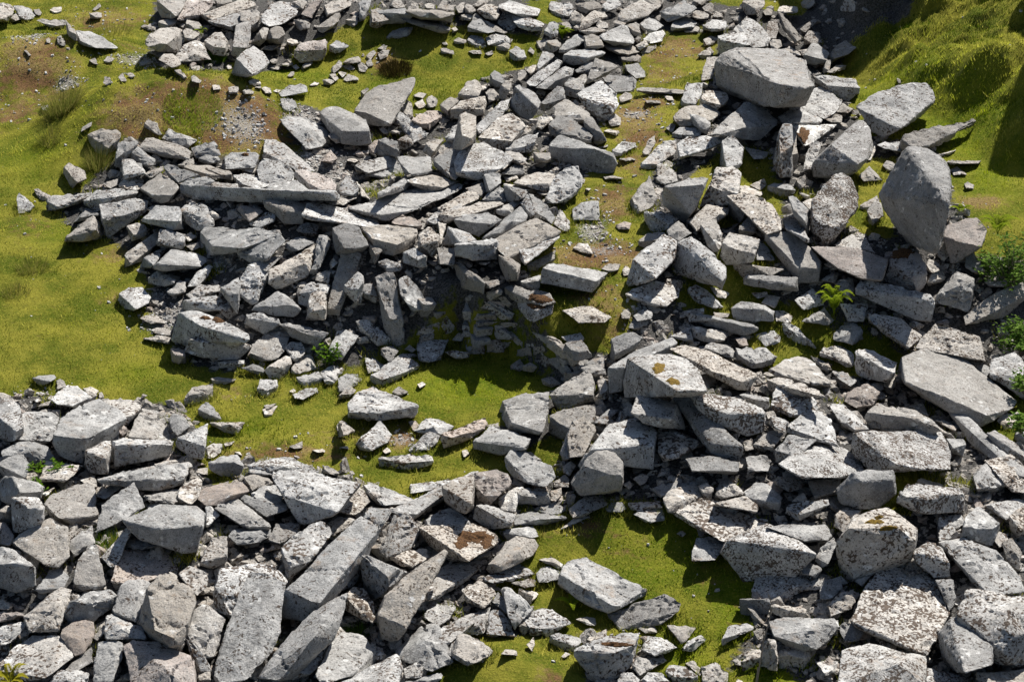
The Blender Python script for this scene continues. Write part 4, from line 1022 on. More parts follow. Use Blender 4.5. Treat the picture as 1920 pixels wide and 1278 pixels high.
l|740,850 830,780 960,800 1100,840 1200,890 1290,980 1230,960 1090,880 900,880 800,830|730,900 760,970 900,980 1090,970|hollow-fronted block with a rusty face
m|460,800 490,780 580,785 680,880 760,980 640,1000 560,950||white spotted boulder
m|640,1010 800,985 1290,980 1330,1040 1375,1150 1370,1278 1150,1278 960,1240 830,1120|630,1100 650,1180 740,1260 850,1290|massive block thickly spotted with brown lichen
m|80,1240 230,1130 430,1080 560,1110 710,1220 720,1290 520,1340 250,1340||broad brown-patched slab
l|1070,800 1160,785 1210,880 1130,850||grey stone in a shaded gap
l|1250,910 1330,920 1425,965 1400,990||thin pale slab behind the pillar
l|1200,890 1320,990 1400,1040 1300,1010||narrow pale slab edge
l|1340,1050 1470,1050 1480,1090 1390,1120|1370,1150 1460,1180|small grey block under the pillar
m|1650,1010 1700,990 1800,1040 1880,1110 1917,1150 1990,1200 1990,1278 1850,1200 1750,1100||spotted slab behind the pillar
m|1710,910 1780,840 1890,820 1890,900 1850,970 1770,980||rough dark-mottled stone
l|1850,1020 1880,900 1950,880 1990,960 1950,1060|1850,1050 1920,1100|clean grey stone at the frame edge
l|1640,1250 1640,1210 1740,1278 1700,1300||pale sliver under the pillar
@0 700
g|245,35 290,15 410,10 425,35 380,60|260,60 310,95 350,75|flat stone alone on the grass
g|425,60 450,40 480,55 500,95 430,120||small pointed stone behind the white rock
w|380,195 450,120 510,90 580,95 640,135 690,180 600,205 520,240 430,230||bright white rock on the grass
w|620,110 680,100 740,130 715,165 660,155||white lump beside the white rock
g|740,145 765,135 780,180 745,185||small upright grey chip
w|250,200 285,185 315,205 280,218||small white chip on the grass
l|285,245 340,210 380,205 400,235||pale sliver by the white rock
l|-60,290 0,190 60,180 150,230 180,350 180,400 120,430 60,390 0,320|-60,420 -10,480 60,510 120,500|white-streaked boulder with a dark hollow
l|170,285 330,275 380,280 445,330 430,430 380,510 260,500 110,490 115,455 200,370||broad pale smooth boulder
l|400,460 450,330 620,230 740,200 900,280 940,340 880,345 760,450 700,480 570,460 560,485|385,520 440,620 560,660 630,680|great pale sloping boulder with a dark front
l|640,580 830,490 840,570 800,640 720,620|640,700 680,750 810,755|pale-faced block beside the squat block
g|0,590 130,510 230,500 360,530 415,650 330,660 220,610 120,640 0,660||smooth grey slab sloping left
g|-20,680 90,610 170,595 230,690 190,780 100,680|-10,720 50,790 160,790|grey block with a white-flecked side
l|295,790 340,650 430,650 620,690 560,760 500,800|300,810 480,810|lichened block beside the fern sprigs
l|35,765 150,810 290,810 335,850 320,880 200,885 140,890|-10,830 10,960 80,980 160,920|grey slab with a dark left face
l|85,925 280,930 330,1000 300,1020 210,1005|90,960 110,1190 150,1190 240,1150 310,1110|square upright block by the left edge
l|-10,1030 60,985 90,1010 60,1040|-10,1100 90,1120|dark stone by the left edge
l|330,980 420,850 600,770 710,840 735,1070 600,1090 440,1085|400,1100 560,1130 720,1110|pale fan-shaped slab with a white disc
w|295,910 410,855 350,920||pale slab tip by the fern sprigs
l|600,800 620,790 710,765 725,850 680,860||rough slab end
l|715,915 860,810 910,855 790,940||pointed slab tip
l|710,1200 740,1040 760,980 1005,815 1090,1000 1000,1060 900,1110|715,1203|large pale square-cut slab
l|725,795 1000,720 1340,680 1430,670 1410,790 1200,760 900,800|760,820 1050,870 1200,870 1380,820|long dark-sided beam with a pale end
l|1160,680 1310,640 1335,660 1180,700||pale slab under the squat block
l|1070,920 1220,880 1350,870 1340,960 1290,970 1110,945||speckled flat stone
l|1340,850 1480,775 1515,800 1500,920 1440,980 1330,970||pale triangular slab
p|1475,960 1520,830 1800,810 1870,880 1800,900 1640,990 1530,1000||pinkish-brown slab with a white top
l|920,1100 1080,1010 1200,970 1480,985 1545,1050 1530,1140 1400,1130 1200,1165 1100,1150|940,1130 1060,1250 1160,1278 1400,1350 1480,1340|great flat-topped boulder with a deep dark front
l|1105,1010 1150,940 1260,950 1300,980 1150,1030||pale slab corner behind the great boulder
w|1545,1000 1620,1000 1650,1060 1550,1150||pale slab corner in a gap
l|1430,720 1560,700 1560,760 1480,750||small shaded slab by the peaked block
@0 958
p|-20,80 40,90 110,180 80,260 0,250||red-brown soil-stained stone
l|80,240 130,170 390,40 430,90 510,110 520,340 440,420 350,410||smooth grey boulder with a white-streaked side
l|525,210 690,95 710,240 640,250 540,350 520,300||grey wedge slab in a gap
l|550,540 570,400 660,250 730,250 760,400 790,560 770,585 690,580|570,580 620,590|tall pointed spotted stone
l|-20,400 0,265 80,280 270,420 200,400 60,390|-20,570 130,610 260,560|dark-fronted boulder with a pale top
g|270,590 370,440 460,425 520,490 490,570|290,610 400,610|rough grey stone
l|760,350 900,220 960,110 990,140 900,240 890,340 850,450||slanting brown-edged slab
p|830,520 920,280 1070,290 1220,310 1300,350 1340,440 1160,500 1000,560|840,545|pinkish block split by a crack
d|940,230 1000,140 1180,260 1060,290|950,270|dark slab underneath the great boulder
l|1500,380 1580,210 1640,170 1700,180 1710,330 1600,350|1500,400 1590,430 1700,380|cream stone with brown spots in a gap
l|1340,470 1420,400 1560,450 1550,560 1480,640 1400,560||rough pale stone behind the ridge block
g|1710,190 1740,140 1920,120 2030,130 2040,190 1920,240 1780,250||dark oval stone
l|520,680 700,590 830,585 880,640 700,690 620,690|480,760 510,840 700,830 850,720|grey slab with a jagged dark front
l|180,790 260,720 460,560 540,590 480,720 440,900 220,910||long pale slab sloping to the left corner
l|20,1090 250,920 440,910 540,970 550,1090 400,1210 340,1250 60,1200|200,1278|smooth pale boulder behind the yellow fern
p|430,910 540,840 640,805 700,830 710,940 620,1060 560,1080 540,980||rusty-backed stone
d|115,890 180,835 235,905 150,960|120,910|small dark cube of stone
p|-20,790 0,750 140,750 190,790 90,820 -20,840||reddish lichened stone
l|-20,690 0,645 100,700 80,740 0,730||small pale stone by the left edge
l|-20,870 170,810 200,850 90,990 30,1010 -20,1000||pale stone above the yellow fern
l|910,560 960,510 1080,500 1150,540 1080,720 1020,830 860,760 840,740||domed spotted boulder beside the ridge block
l|1110,580 1200,460 1280,460 1430,590 1470,680 1440,780 1350,850 1370,960 1280,940 1160,890|1030,840 1090,920 1120,960 1280,1010 1340,980|pale wedge-shaped boulder with white blotches
l|780,900 800,780 870,760 1080,870 1090,960 800,960||spotted pale block in a column of stones
l|700,1230 740,980 800,960 920,970 920,1090 860,1170 840,1278 700,1278||pale spotted pillar of stone
p|920,1010 1000,970 1170,975 1460,1090 1490,1278 1490,1400 1000,1400 1000,1030||broad pink-grey block at the front
w|1350,830 1470,760 1520,700 1570,710 1600,770 1690,810 1660,930 1600,1120 1540,1110 1440,950||white jagged-topped slab
d|1350,850 1380,870 1560,1130 1480,1180|1470,1200 1580,1200|dark slab under the jagged slab
l|490,1190 560,1110 690,1010 690,1130 560,1210||brownish flat stone
l|370,1278 460,1190 580,1170 660,1220 640,1340 380,1340||pale rounded block at the bottom edge
l|1480,1200 1580,1190 1580,1278 1490,1278||small pale stone at the bottom edge
g|700,950 780,840 790,900 730,970||small slab in a gap
@400 840
l|260,130 300,110 420,95 560,65 690,130 770,160 600,180 420,170|270,170 380,195 410,180|pale slab top crusted with brown moss
l|430,200 440,160 620,160 800,180 1000,230 1100,270 1000,340 930,480 800,400 650,370 540,360 470,270|560,400 600,500 640,560 680,575 900,500|big block with a tan corner and dark overhang
l|1000,250 1060,270 1130,310 1180,400 1100,480 1040,520 930,480||rough streaked block
l|230,220 330,190 420,220 440,260 290,320||grey flat slab behind
l|270,340 380,280 550,280 500,420 380,420||white-blotched slab
d|130,330 170,325 300,400 560,420 550,460 400,520||dark rough bar of rock
l|5,450 110,350 190,380 420,560 430,590 230,590||long pale slab slanting down to the right
d|440,620 470,560 650,570 620,640 500,720 400,690||dark shaded slab below the big block
l|510,750 560,690 780,540 860,560 900,640 720,850 570,890|520,820 560,900 560,990 690,880|rippled grey slab leaning on the plank
l|860,560 940,510 1060,530 1010,600 900,650||pale slab corner with a white blotch
g|580,1030 1060,540 1180,440 1350,450 1330,500 1170,680 800,1160 700,1140 540,1060|450,1250 520,1278 680,1305 780,1260|great plank-shaped slab lying diagonally
g|820,130 860,125 940,190 900,200 830,180||small lichened stone on the block's edge
l|1130,280 1180,260 1330,310 1520,390 1480,410 1280,430|1150,340 1250,430|grey slab sloping to the grass
l|1480,275 1600,260 1840,220 1810,260 1660,310 1480,340||low pale stone in the grass edge
l|1300,470 1500,390 1760,260 1917,190 1990,170 1960,220 1760,340 1540,490|1400,500 1500,540 1720,390|long sloping bar beside the plank
d|1720,310 1920,200 1990,250 1990,500 1850,450 1750,400|1750,430|dark shaded block under the bar
l|1590,540 1760,435 1850,470 1917,550 1960,600 1800,650 1640,610|1580,590 1650,630|tilted slab carrying brown moss
m|1690,640 1800,560 1950,560 2050,600 2130,650 2150,700 1920,850 1800,750|1540,590 1600,700 1780,850 1900,860|long block topped with brown moss
d|1250,780 1350,480 1430,460 1500,520 1545,640 1480,760 1300,820||dark upright slab
l|1320,800 1380,770 1600,750 1615,820 1500,890 1480,840|1320,830 1420,880 1500,890|pale block near the upright slab
m|1110,800 1160,795 1270,860 1450,930 1350,1000 1290,930|1100,850 1140,1060 1200,1140 1280,1090 1340,1010|dark boulder with a white shoulder
l|1640,930 1750,870 1930,850 2040,830 2050,850 1930,940 1620,1140 1600,1120|1610,1150 1700,1120 1917,980|flat wedge slab lying near the clearing
m|1200,1300 1290,1100 1430,950 1530,900 1730,760 1755,780 1720,870 1640,930 1590,1130 1400,1400 1300,1360|1170,1390 1240,1480 1390,1440|tall split slab half brown, half white
@400 958
m|0,560 50,420 200,420 280,390 400,390 460,410 560,530 280,470 190,600 180,720 150,770|0,770 100,785|dark lichened slab behind the ridge slab
m|0,1180 90,900 190,620 270,450 400,460 550,540 470,700 500,900 440,1060 260,1260 100,1300 -20,1300|20,1320|long ridge-backed slab with brown and white lichen
l|330,1250 590,900 760,840 860,680 1010,610 960,800 890,960 780,1060 600,1130 500,1278||long grey slab below the plank
l|900,640 1060,420 1130,400 1060,550 980,600||brown-edged slab tip
m|990,640 1060,550 1120,560 1190,680 1215,800 1195,840 1100,760|990,740 1100,800|white stone with a black band
m|530,1200 600,1120 800,1070 880,980 780,1170 730,1220|530,1260 600,1260|dark mottled slab end
l|760,1220 880,970 960,900 1050,910 1130,930 1250,1100 1140,1200 900,1278 800,1290||fin-ridged pale boulder at the bottom
l|900,870 970,860 1030,910 900,960||small brown stone in a gap
l|940,1278 1200,1140 1380,1060 1420,1180 1400,1290 1200,1360 950,1340||pale flat block at the bottom edge
l|1360,1050 1490,920 1600,830 1680,850 1720,1060 1800,1130 1640,1200 1420,1130||smooth pale slab near the moss hummock
l|1570,800 1640,690 1820,710 1780,800 1690,860||pinkish lichened stone
m|1640,940 1680,880 1917,780 1990,830 1850,920 1760,1000|1650,990 1720,1060 1760,1010|brown-shaded slab
l|1750,1060 1790,980 1880,910 2010,960 2090,1050 2060,1120 1900,1150 1830,1130||pale rounded grey boulder by the moss hummock
l|1420,1180 1520,1130 1580,1160 1560,1250 1440,1250||dark-notched small block
l|1430,1278 1700,1200 1720,1250 1600,1320||pale slab at the bottom edge
@840 820
l|405,125 440,88 530,90 640,150 770,200 815,300 730,370 680,365 580,320 490,220|440,240 480,300 590,350|tilted pale slab with a shaded left edge
p|180,330 190,260 280,265 370,240 400,290 450,275 468,350 380,440 280,440|175,440 200,500 320,500|pink-faced split block
d|-40,370 60,300 190,260 200,300 180,500|-20,480 60,550 130,570 200,540|dark block beside the pink-faced block
l|500,400 600,365 730,385 760,430 640,440 540,430|490,450 530,500 700,505 770,490|block with a rusty seam
w|460,400 500,380 560,375 500,430 500,560 400,540 380,460||pale sunlit stone behind the seam block
p|475,345 500,330 570,335 585,350 540,370||little tan stone
l|770,400 850,375 850,430 800,490 770,470||pale small block
g|215,510 290,505 420,550 510,580 490,640 420,620|190,600 300,690 460,670|grey block with a furry dark front
l|510,580 600,550 740,580 900,600 780,610 640,650 490,660||long low pale stone
l|640,540 700,510 840,500 885,540 840,575 740,575||crumbly pale stone
g|905,540 1020,435 1160,440 1205,500 1120,540 1040,560 940,600||fluted grey stone beneath the dark-faced boulder
l|1180,530 1220,480 1300,485 1340,530 1300,560 1200,555||rounded pale stone by the clearing
g|1050,150 1150,90 1240,110 1310,190 1310,270 1250,260 1150,200|905,380 940,450 1090,420 1270,390 1310,330|massive dark-faced boulder
l|860,220 920,180 960,210 910,290 870,260||small speckled stone by the dark-faced boulder
d|780,350 870,280 910,310 900,370 800,370||small brown-edged dark stone
m|1350,490 1480,480 1600,475 1600,520 1420,550|1360,540|brown-streaked flat stone at the clearing
l|1390,575 1480,530 1610,520 1625,620 1520,635 1460,600||pale square stone at the clearing
l|1525,370 1570,330 1660,310 1860,320 1870,350 1700,390 1620,420|1530,430 1600,450|low pale slab
l|1605,450 1660,390 1870,345 1905,440 1780,490 1690,530 1640,540|1650,565 1700,570|smooth pale rounded block
m|1690,545 1910,450 2200,550 2400,620 2300,750 2050,780|1700,590 1850,660 2000,740 2100,800|long broad slab edged with brown moss
w|845,690 920,630 980,570 1060,595 970,620 920,665||thin white slab lying in the clearing
w|610,635 640,615 670,635 640,650||white pebble at the clearing
l|415,710 440,680 560,665 640,660 680,740 640,750 550,720|425,740 450,785 520,740|small dark-fronted block at the clearing
g|280,990 420,800 510,735 640,750 680,810 640,880 480,970 320,1025||smooth grey slab tilted up from the clearing
m|250,1055 400,990 530,935 640,1020 600,1030 440,1050 320,1090|340,1095 440,1080 620,1055|flat black-spotted slab
l|680,915 780,895 870,950 850,990 760,940||brown-patched flat stone behind the long block
l|660,1020 720,960 840,1000 830,1060 750,1080 680,1085||pale stone behind the long block
d|480,1090 600,1060 660,1060 660,1110 580,1125||low shaded stone
l|865,1000 860,940 940,910 1040,900 1490,1140 1300,1230 1260,1270 1070,1150 840,1020|825,1100 960,1200 1200,1320 1310,1278 1490,1180|long clean rectangular block on the clearing
g|1200,1320 1500,1215 1620,1165 1750,1240 1740,1300 1600,1400 1420,1420 1290,1440|1195,1350 1280,1450|broad lichened slab at the end of the long block
l|1830,850 1860,750 1980,740 2100,760 2060,850 2000,920 1830,925||flat pale square slab beside the grass
g|1870,690 1917,660 1950,700 1940,740 1880,740||small grey pointed stone
l|1715,720 1750,690 1785,720 1760,745||small whitish stone in the grass
g|1310,350 1360,325 1385,360 1360,390||small grey pebble
l|1390,310 1450,265 1505,290 1490,330 1440,360||small pale pointed stone
@840 958
l|100,590 200,520 250,510 365,620 310,690 270,715 150,650|140,680 260,725|pale squarish block near the bottom clearing
d|330,680 375,600 440,670 445,770||blue-grey shaded stone
l|410,600 430,550 480,545 570,590 640,690 640,740 560,790 500,890 450,780||tall pale rock with a jagged crown
w|570,590 650,600 680,620 630,680||pale stone behind the jagged rock
l|550,790 640,740 710,710 760,730 860,810 930,840 860,860 700,880 610,870|620,920 740,940 820,890|wedge slab with drill-notched front edge
l|-20,870 120,790 320,720 300,800 270,920 60,940 20,950||brown-stained long slab
d|290,920 320,730 400,740 480,850 500,940||dark shaded slab
g|20,1000 110,910 180,940 330,1030 310,1080 180,1150 60,1080|20,1080 150,1160|streaked grey pyramid stone
l|770,930 830,905 1030,965 960,1010 800,960|760,980 860,1040 940,1060|pale block in the grass by the moss hummock
m|950,1040 1080,960 1260,915 1440,910 1400,1000 1250,1060 1150,1070 1040,1040|945,1090 1060,1190 1110,1278 1290,1250 1370,1150|large block with a brown seam on top
l|1440,1030 1480,930 1580,935 1720,1020 1640,1060 1550,1085||pale knobbly stone
m|1380,1150 1420,1080 1540,1070 1660,1110 1580,1140 1540,1180 1440,1230|1390,1180 1430,1230|dark lichened stone
l|1640,855 1720,860 1865,870 1820,940 1750,990 1700,930||brown-spotted flat triangle of stone
g|1750,1030 1830,960 1930,910 1930,960 1850,980||stone sunk under the grass
l|1270,1278 1300,1200 1380,1210 1440,1260 1400,1330 1280,1330||pale stone at the bottom edge
m|1440,1278 1500,1210 1600,1200 1660,1278||orange-flecked stone at the bottom edge
m|1630,1200 1660,1150 1790,1160 1870,1230 1840,1250 1700,1240|1650,1240 1720,1300 1880,1300|brown-topped block at the bottom edge
l|1780,1140 1850,1115 1900,1190 1900,1240 1850,1190||pale upright stone at the bottom edge
l|960,810 1040,785 1105,800 1110,860 1040,850||flat white stone below the long block
l|1420,870 1560,860 1570,910 1480,915||pale lump beside the broad slab
l|400,1070 430,1030 520,1040 520,1080||small brown-spotted stone by the hummock
w|590,1000 640,945 650,1000 630,1050||small pale stone under the notched slab
l|845,1090 880,1055 915,1070 870,1100||small white pebble by the hummock
w|1040,960 1080,920 1105,950 1070,975||small white pebble under the big block
@1240 840
l|400,370 450,230 530,240 600,320 620,350 480,370||pale conical stone
l|280,280 340,260 390,300 370,390 320,370||small spotted stone
l|640,370 620,340 710,250 800,270 910,370 880,410 780,370 |700,420 800,460 880,460|pale polished block standing in a gap
w|590,350 650,320 720,260 690,290 630,350||thin brown-edged slab
g|390,420 530,375 650,365 770,490 620,470||dark tilted slab with a sunlit side
m|915,450 1080,390 1250,385 1265,420 1120,460 1040,500|920,480 1030,545|brown-specked slab end
w|980,400 1060,325 1095,380 1080,400||little cream stone
d|840,260 890,210 1040,230 1060,300 960,330||speckled shaded stone
d|1100,240 1350,220 1320,340 1150,380||dark shaded stone in the gap
g|1430,180 1560,160 1740,155 1740,235 1500,245|1310,310 1340,400 1480,460 1640,440 1760,340|block with a pale flat top and dark fissured front
l|780,590 960,560 1240,570 1290,640 1250,690 1070,700||broad cream-white slab
m|500,690 640,620 790,560 900,600 1160,790 1050,770 880,700 680,720|440,780 540,900 620,1000 800,830 1000,880 1160,800|large brown-speckled block with a shaded nose
w|1150,840 1190,750 1290,670 1320,720 1250,870 1210,890||tan broken stone
d|1020,860 1060,830 1200,900 1170,965 1060,940||dark rounded stone in the gap
m|680,1100 720,840 870,805 1000,920 1220,1000 1190,1090 1080,1110 870,1160|690,1120|pale brown-marked slab tilted toward the clearing
l|1190,1050 1230,990 1340,960 1350,1050 1280,1130 1190,1130||pale broken stone beneath the tilted slab
m|1250,1180 1350,1080 1460,1050 1490,1100 1420,1200 1270,1260||brown-flecked small slab
d|590,1130 700,1125 800,1130 820,1160|590,1250 700,1260 800,1240|square dark-fronted block on the clearing's edge
l|820,1180 870,1160 1090,1210 1080,1240 880,1220|830,1230 900,1265 1060,1260|flat block half in the grass
l|1305,580 1310,470 1500,465 1440,530 1390,650||pale shelf of rock behind the leaning boulder
m|1400,600 1440,510 1540,470 1700,455 1917,600 1917,690 1780,640 1560,600|1310,700 1330,950 1420,1000 1600,860 1800,770 1910,700|huge lichen-blackened leaning boulder
g|275,620 310,578 345,610 345,660 280,660||little upright grey stone
@1440 860 3.058
m|745,190 800,135 960,165 1110,170 1130,200 960,230 800,220|740,250 860,310 1000,310 1120,300|block with a mossy yellow stripe on top
w|850,130 880,110 1010,150 1000,165||sunlit white slab
m|1175,100 1250,15 1370,100 1350,170 1260,240 1200,190||ribbed dark slab
m|1240,10 1400,-30 1530,100 1530,200 1400,190 1370,90||dark lichened slab at the right margin
l|1125,400 1130,330 1210,270 1330,370 1290,400 1200,400|1110,450 1290,500|grey notched boulder
g|1290,490 1310,410 1370,430 1380,480 1320,510||shaded stone
l|1250,270 1420,230 1530,240 1530,280 1380,320 1360,350||pale slab at the right margin
l|1385,330 1468,270 1540,260 1540,400 1450,410|1390,400 1430,450|grey rounded block at the right margin
l|970,350 990,330 1050,350 1100,430 1040,460 980,470||pale square slab beside the leaning boulder
m|1040,480 1130,450 1300,520 1360,600 1450,680 1480,760 1320,780 1240,750 1220,670|980,480 1060,580 1190,720 1230,755|long brown-topped slab with a shaded edge
l|1010,330 1110,315 1130,370 1080,400||grey stone behind the square slab
d|1340,480 1400,450 1450,540 1440,640 1370,590||dark shaded stone by the photo's edge
m|830,540 920,470 1000,500 1040,600 940,570|850,590 950,680 1050,680|rounded block with a pale mossy top
d|780,640 820,560 890,640 800,680||dark brown pointed stone
m|470,920 560,720 640,600 710,630 810,690 900,635 970,720 1045,880 990,980 910,1130 850,1100 640,980|500,960 700,1050 840,1110|great white slab spotted with brown, tipped up
l|960,695 1070,690 1070,830 1040,870||pale brown-patched stone behind the great slab
m|1080,890 1130,750 1170,735 1270,790 1500,790 1540,900 1480,1000 1300,1060 1180,960|1300,1060 1360,1130 1420,1190 1540,1180|enormous lichened boulder at the corner of the scene
m|1040,920 1090,895 1180,960 1295,1080 1290,1180 1130,1225|980,1000 1000,1130 1060,1220|brown-speckled pyramid block with a black side
m|420,1080 580,1050 650,1090 820,1140 905,1130 905,1300 400,1300||flat white brown-spotted slab at the bottom edge
d|400,960 480,910 560,980 520,1040 440,1050||blue-shaded stone
l|0,930 100,905 400,920 410,960 340,1050 280,1090 180,1040 80,1030 20,1010||long white slab spotted with brown by the twig
l|60,1110 140,1040 250,1090 250,1130 200,1140|60,1200 200,1200 240,1160|block with a shaded front by the long white slab
w|270,1160 400,1160 390,1230 330,1240||pale stone in shadow
m|910,1200 1010,1240 1180,1250 1180,1300 910,1300||white brown-spotted stone at the bottom edge
m|1200,1230 1400,1205 1500,1205 1500,1300 1200,1300||mossy slab at the bottom corner of the scene
l|500,700 570,650 600,660 540,730||small pale stone by the great slab
l|0,1030 40,1040 55,1130|-40,1130 -60,1190 50,1215|dark wedge by the twig
m|-160,1160 -60,1090 20,1050 50,1120|-140,1220|speckled long stone by the twig
@1200 1080 6.4545
l|980,760 1080,600 1200,570 1390,570 1380,640 1200,640 1100,700|1000,830 1060,800|stone partly swallowed by grass
l|740,1100 930,1035 980,1120 1060,1160 1070,1278 760,1278||grey stone by the bottom grass
m|510,890 600,750 770,690 820,760 700,800|530,900 640,900|grass-covered stone
w|1160,1278 1180,1235 1240,1260 1250,1290||white pebble at the bottom edge
"""
def parse():
    out = []; ox = oy = 0; sc = 4.0
    for ln in TRACES.strip().splitlines():
        if ln.startswith('@'):
            p = ln[1:].split(); ox, oy = float(p[0]), float(p[1]); sc = float(p[2]) if len(p) > 2 else 4.0; continue
        kd, t, b, desc = ln.split('|')
        f = lambda s: [(ox+float(q.split(',')[0])/sc, oy+float(q.split(',')[1])/sc) for q in s.split()]
        out.append((kd, f(t), f(b), desc.strip()))
    return out
def cross2(o, a, b): return (a[0]-o[0])*(b[1]-o[1])-(a[1]-o[1])*(b[0]-o[0])
def lower_env(T):
    p = sorted(T); lo = []
    for q in p:                                  # larger py = nearer to us
        while len(lo) >= 2 and cross2(lo[-2], lo[-1], q) >= 0: lo.pop()
        lo.append(q)
    return lo
def env_y(lo, x):
    if x <= lo[0][0]: return lo[0]
    if x >= lo[-1][0]: return lo[-1]
    for a, b in zip(lo, lo[1:]):
        if a[0] <= x <= b[0]:
            t = (x-a[0])/(b[0]-a[0]+1e-9); return (x, a[1]+t*(b[1]-a[1]))
    return lo[-1]
def px_area(P):
    p = sorted(P); hull = []
    for seq in (p, p[::-1]):
        h = []
        for q in seq:
            while len(h) >= 2 and cross2(h[-2], h[-1], q) <= 0: h.pop()
            h.append(q)
        hull += h[:-1]
    return abs(sum(a[0]*b[1]-a[1]*b[0] for a, b in zip(hull, hull[1:]+hull[:1])))/2

FLOATS = []
def stone_points(kd, T, B, rn):
    lo = lower_env(T)
    b0 = max(B, key=lambda q: (q[1]-env_y(lo, q[0])[1])+.25*q[1]) if B else max(T, key=lambda q: q[1])
    P0 = hit(b0[0], b0[1]); m = mpp(P0[1])
    heap = gsample(M, P0[0], P0[1]) < .35 and gsample(sdp, P0[0], P0[1]) < -.4 and gsample(sdh, P0[0], P0[1]) < .5
    if heap: P0 = hit(b0[0], b0[1], .20 if B else .10)
    wpx = max(q[0] for q in T)-min(q[0] for q in T)
    zb = P0[2]
    if B:
        f = env_y(lo, b0[0]); hp = max(b0[1]-f[1], 3.)
        F = at_y(f[0], f[1], P0[1]+0.12*hp*m)
        thick = max(F[2]-zb, .06)
    else:
        thick = min(max(.30*wpx*m, .12), .5) if heap else min(max(.16*wpx*m, .06), .3)
        f = b0; F = at_z(f[0], f[1], zb+thick*.8)
    # plane of the upper face
    top = min(T, key=lambda q: q[1])
    e_ = .45; sx = (h_at(P0[0]+e_, P0[1])-h_at(P0[0]-e_, P0[1]))/(2*e_); sy = (h_at(P0[0], P0[1]+2*e_)-h_at(P0[0], P0[1]))/(2*e_)
    sx = max(-.5, min(.5, sx))*.75; sy = max(-.35, min(.5, sy))*.75      # lie with the slope of the ground
    tilt = rn.uniform(-.18, .08); tx = rn.uniform(-.12, .28)
    for _ in range(6):
        n = np.array([tx-sx, -tan(tilt)-max(sy, 0)-min(sy, 0), 1.0])
        d = ray(*top); q = ORG+d*(np.dot(n, F-ORG)/np.dot(n, d))
        dep = np.linalg.norm(q-F)
        if dep < 1.5*max(wpx*m, .25) or tilt > .22: break
        tilt += .05
    n = np.array([tx-sx, -tan(tilt)-sy, 1.0])
    # no corner of the upper face may lie under the ground: bring the stone up along its rays
    for _ in range(5):
        low = 1e9
        for p in T:
            d = ray(*p); q = ORG+d*(np.dot(n, F-ORG)/np.dot(n, d)); low = min(low, q[2]-h_at(q[0], q[1]))
        need = .55*thick if B else .05
        need = min(need, .18)
        if low >= need: break
        F = at_z(f[0], f[1], F[2]+(need-low)*1.05)
    pts = []; TP = {}
    for p in T:
        d = ray(*p); q = ORG+d*(np.dot(n, F-ORG)/np.dot(n, d))
        q = q+d/np.linalg.norm(d)*rn.uniform(-.05, .05)*min(wpx*m, 1.2)
        TP[p] = q; pts.append(q)
    drop = min(q[2]-h_at(q[0], q[1]) for q in TP.values())
    if drop-(thick if B else 0) > (.6 if heap else .22):        # the ground curves away: let each corner follow it instead
        for p in T: TP[p] = hit(p[0], p[1], .14+.5*thick if p not in lo else .05+.7*thick)
        pts = list(TP.values()); F = TP[min(T, key=lambda q_: abs(q_[0]-f[0])+abs(q_[1]-f[1]))]
        n = np.array([tx-sx, -tan(tilt)-sy, 1.0])
        FLOATS.append((round(float(drop), 2), kd, T[0]))
    # an off-centre crest breaks the upper face into facets of different slant
    if wpx*m > .3 and rn.random() < (.75 if not B else .6):
        for _ in range(1 if rn.random() < .6 else 2):
            ws = [(rn.random()**1.3+.05)*(.6+(p[0]-min(q[0] for q in T))/(wpx+1)) for p in T]; sw = sum(ws)
            cx_ = sum(w_*p[0] for w_, p in zip(ws, T))/sw; cy_ = sum(w_*p[1] for w_, p in zip(ws, T))/sw
            d = ray(cx_, cy_); q = ORG+d*(np.dot(n, F-ORG)/np.dot(n, d))
            pts.append(q-d/np.linalg.norm(d)*rn.uniform(.10, .36)*min(wpx*m, 1.4)*(1.0 if not B else .6))
    cen = np.mean(list(TP.values()), 0)
    lowset = set(lo)
    def to_ground(p, y):
        q = at_y(p[0], p[1], y); g = h_at(q[0], q[1])
        if q[2] > g+.03:
            d = ray(*p); d = d/np.linalg.norm(d)
            k = min((q[2]-g)/max(-d[2], .2)+.05, 1.5)
            return q, q+d*k
        return q, None
    for p in B:
        e = env_y(lo, p[0])
        d = ray(*e); eq = ORG+d*(np.dot(n, F-ORG)/np.dot(n, d))
        y = eq[1]-0.12*max(p[1]-e[1], 0)*m
        q, g = to_ground(p, y); pts.append(q)
        if g is not None: pts.append(g)
    for p in T:
        q = TP[p]
        if p in lowset and not B:
            d = ray(*p); d = d/np.linalg.norm(d)
            k = (q[2]-h_at(q[0], q[1]))/max(-d[2], .2)+.05
            pts.append(q+d*min(max(k, thick*1.3), 1.5))
        elif p not in lowset:
            r = q.copy(); r[:2] += (cen[:2]-q[:2])*.12; r[2] -= thick*.75; pts.append(r)
        else:
            d = ray(*p); d = d/np.linalg.norm(d); pts.append(q+d*thick*.8)
    return np.array(pts), thick, m

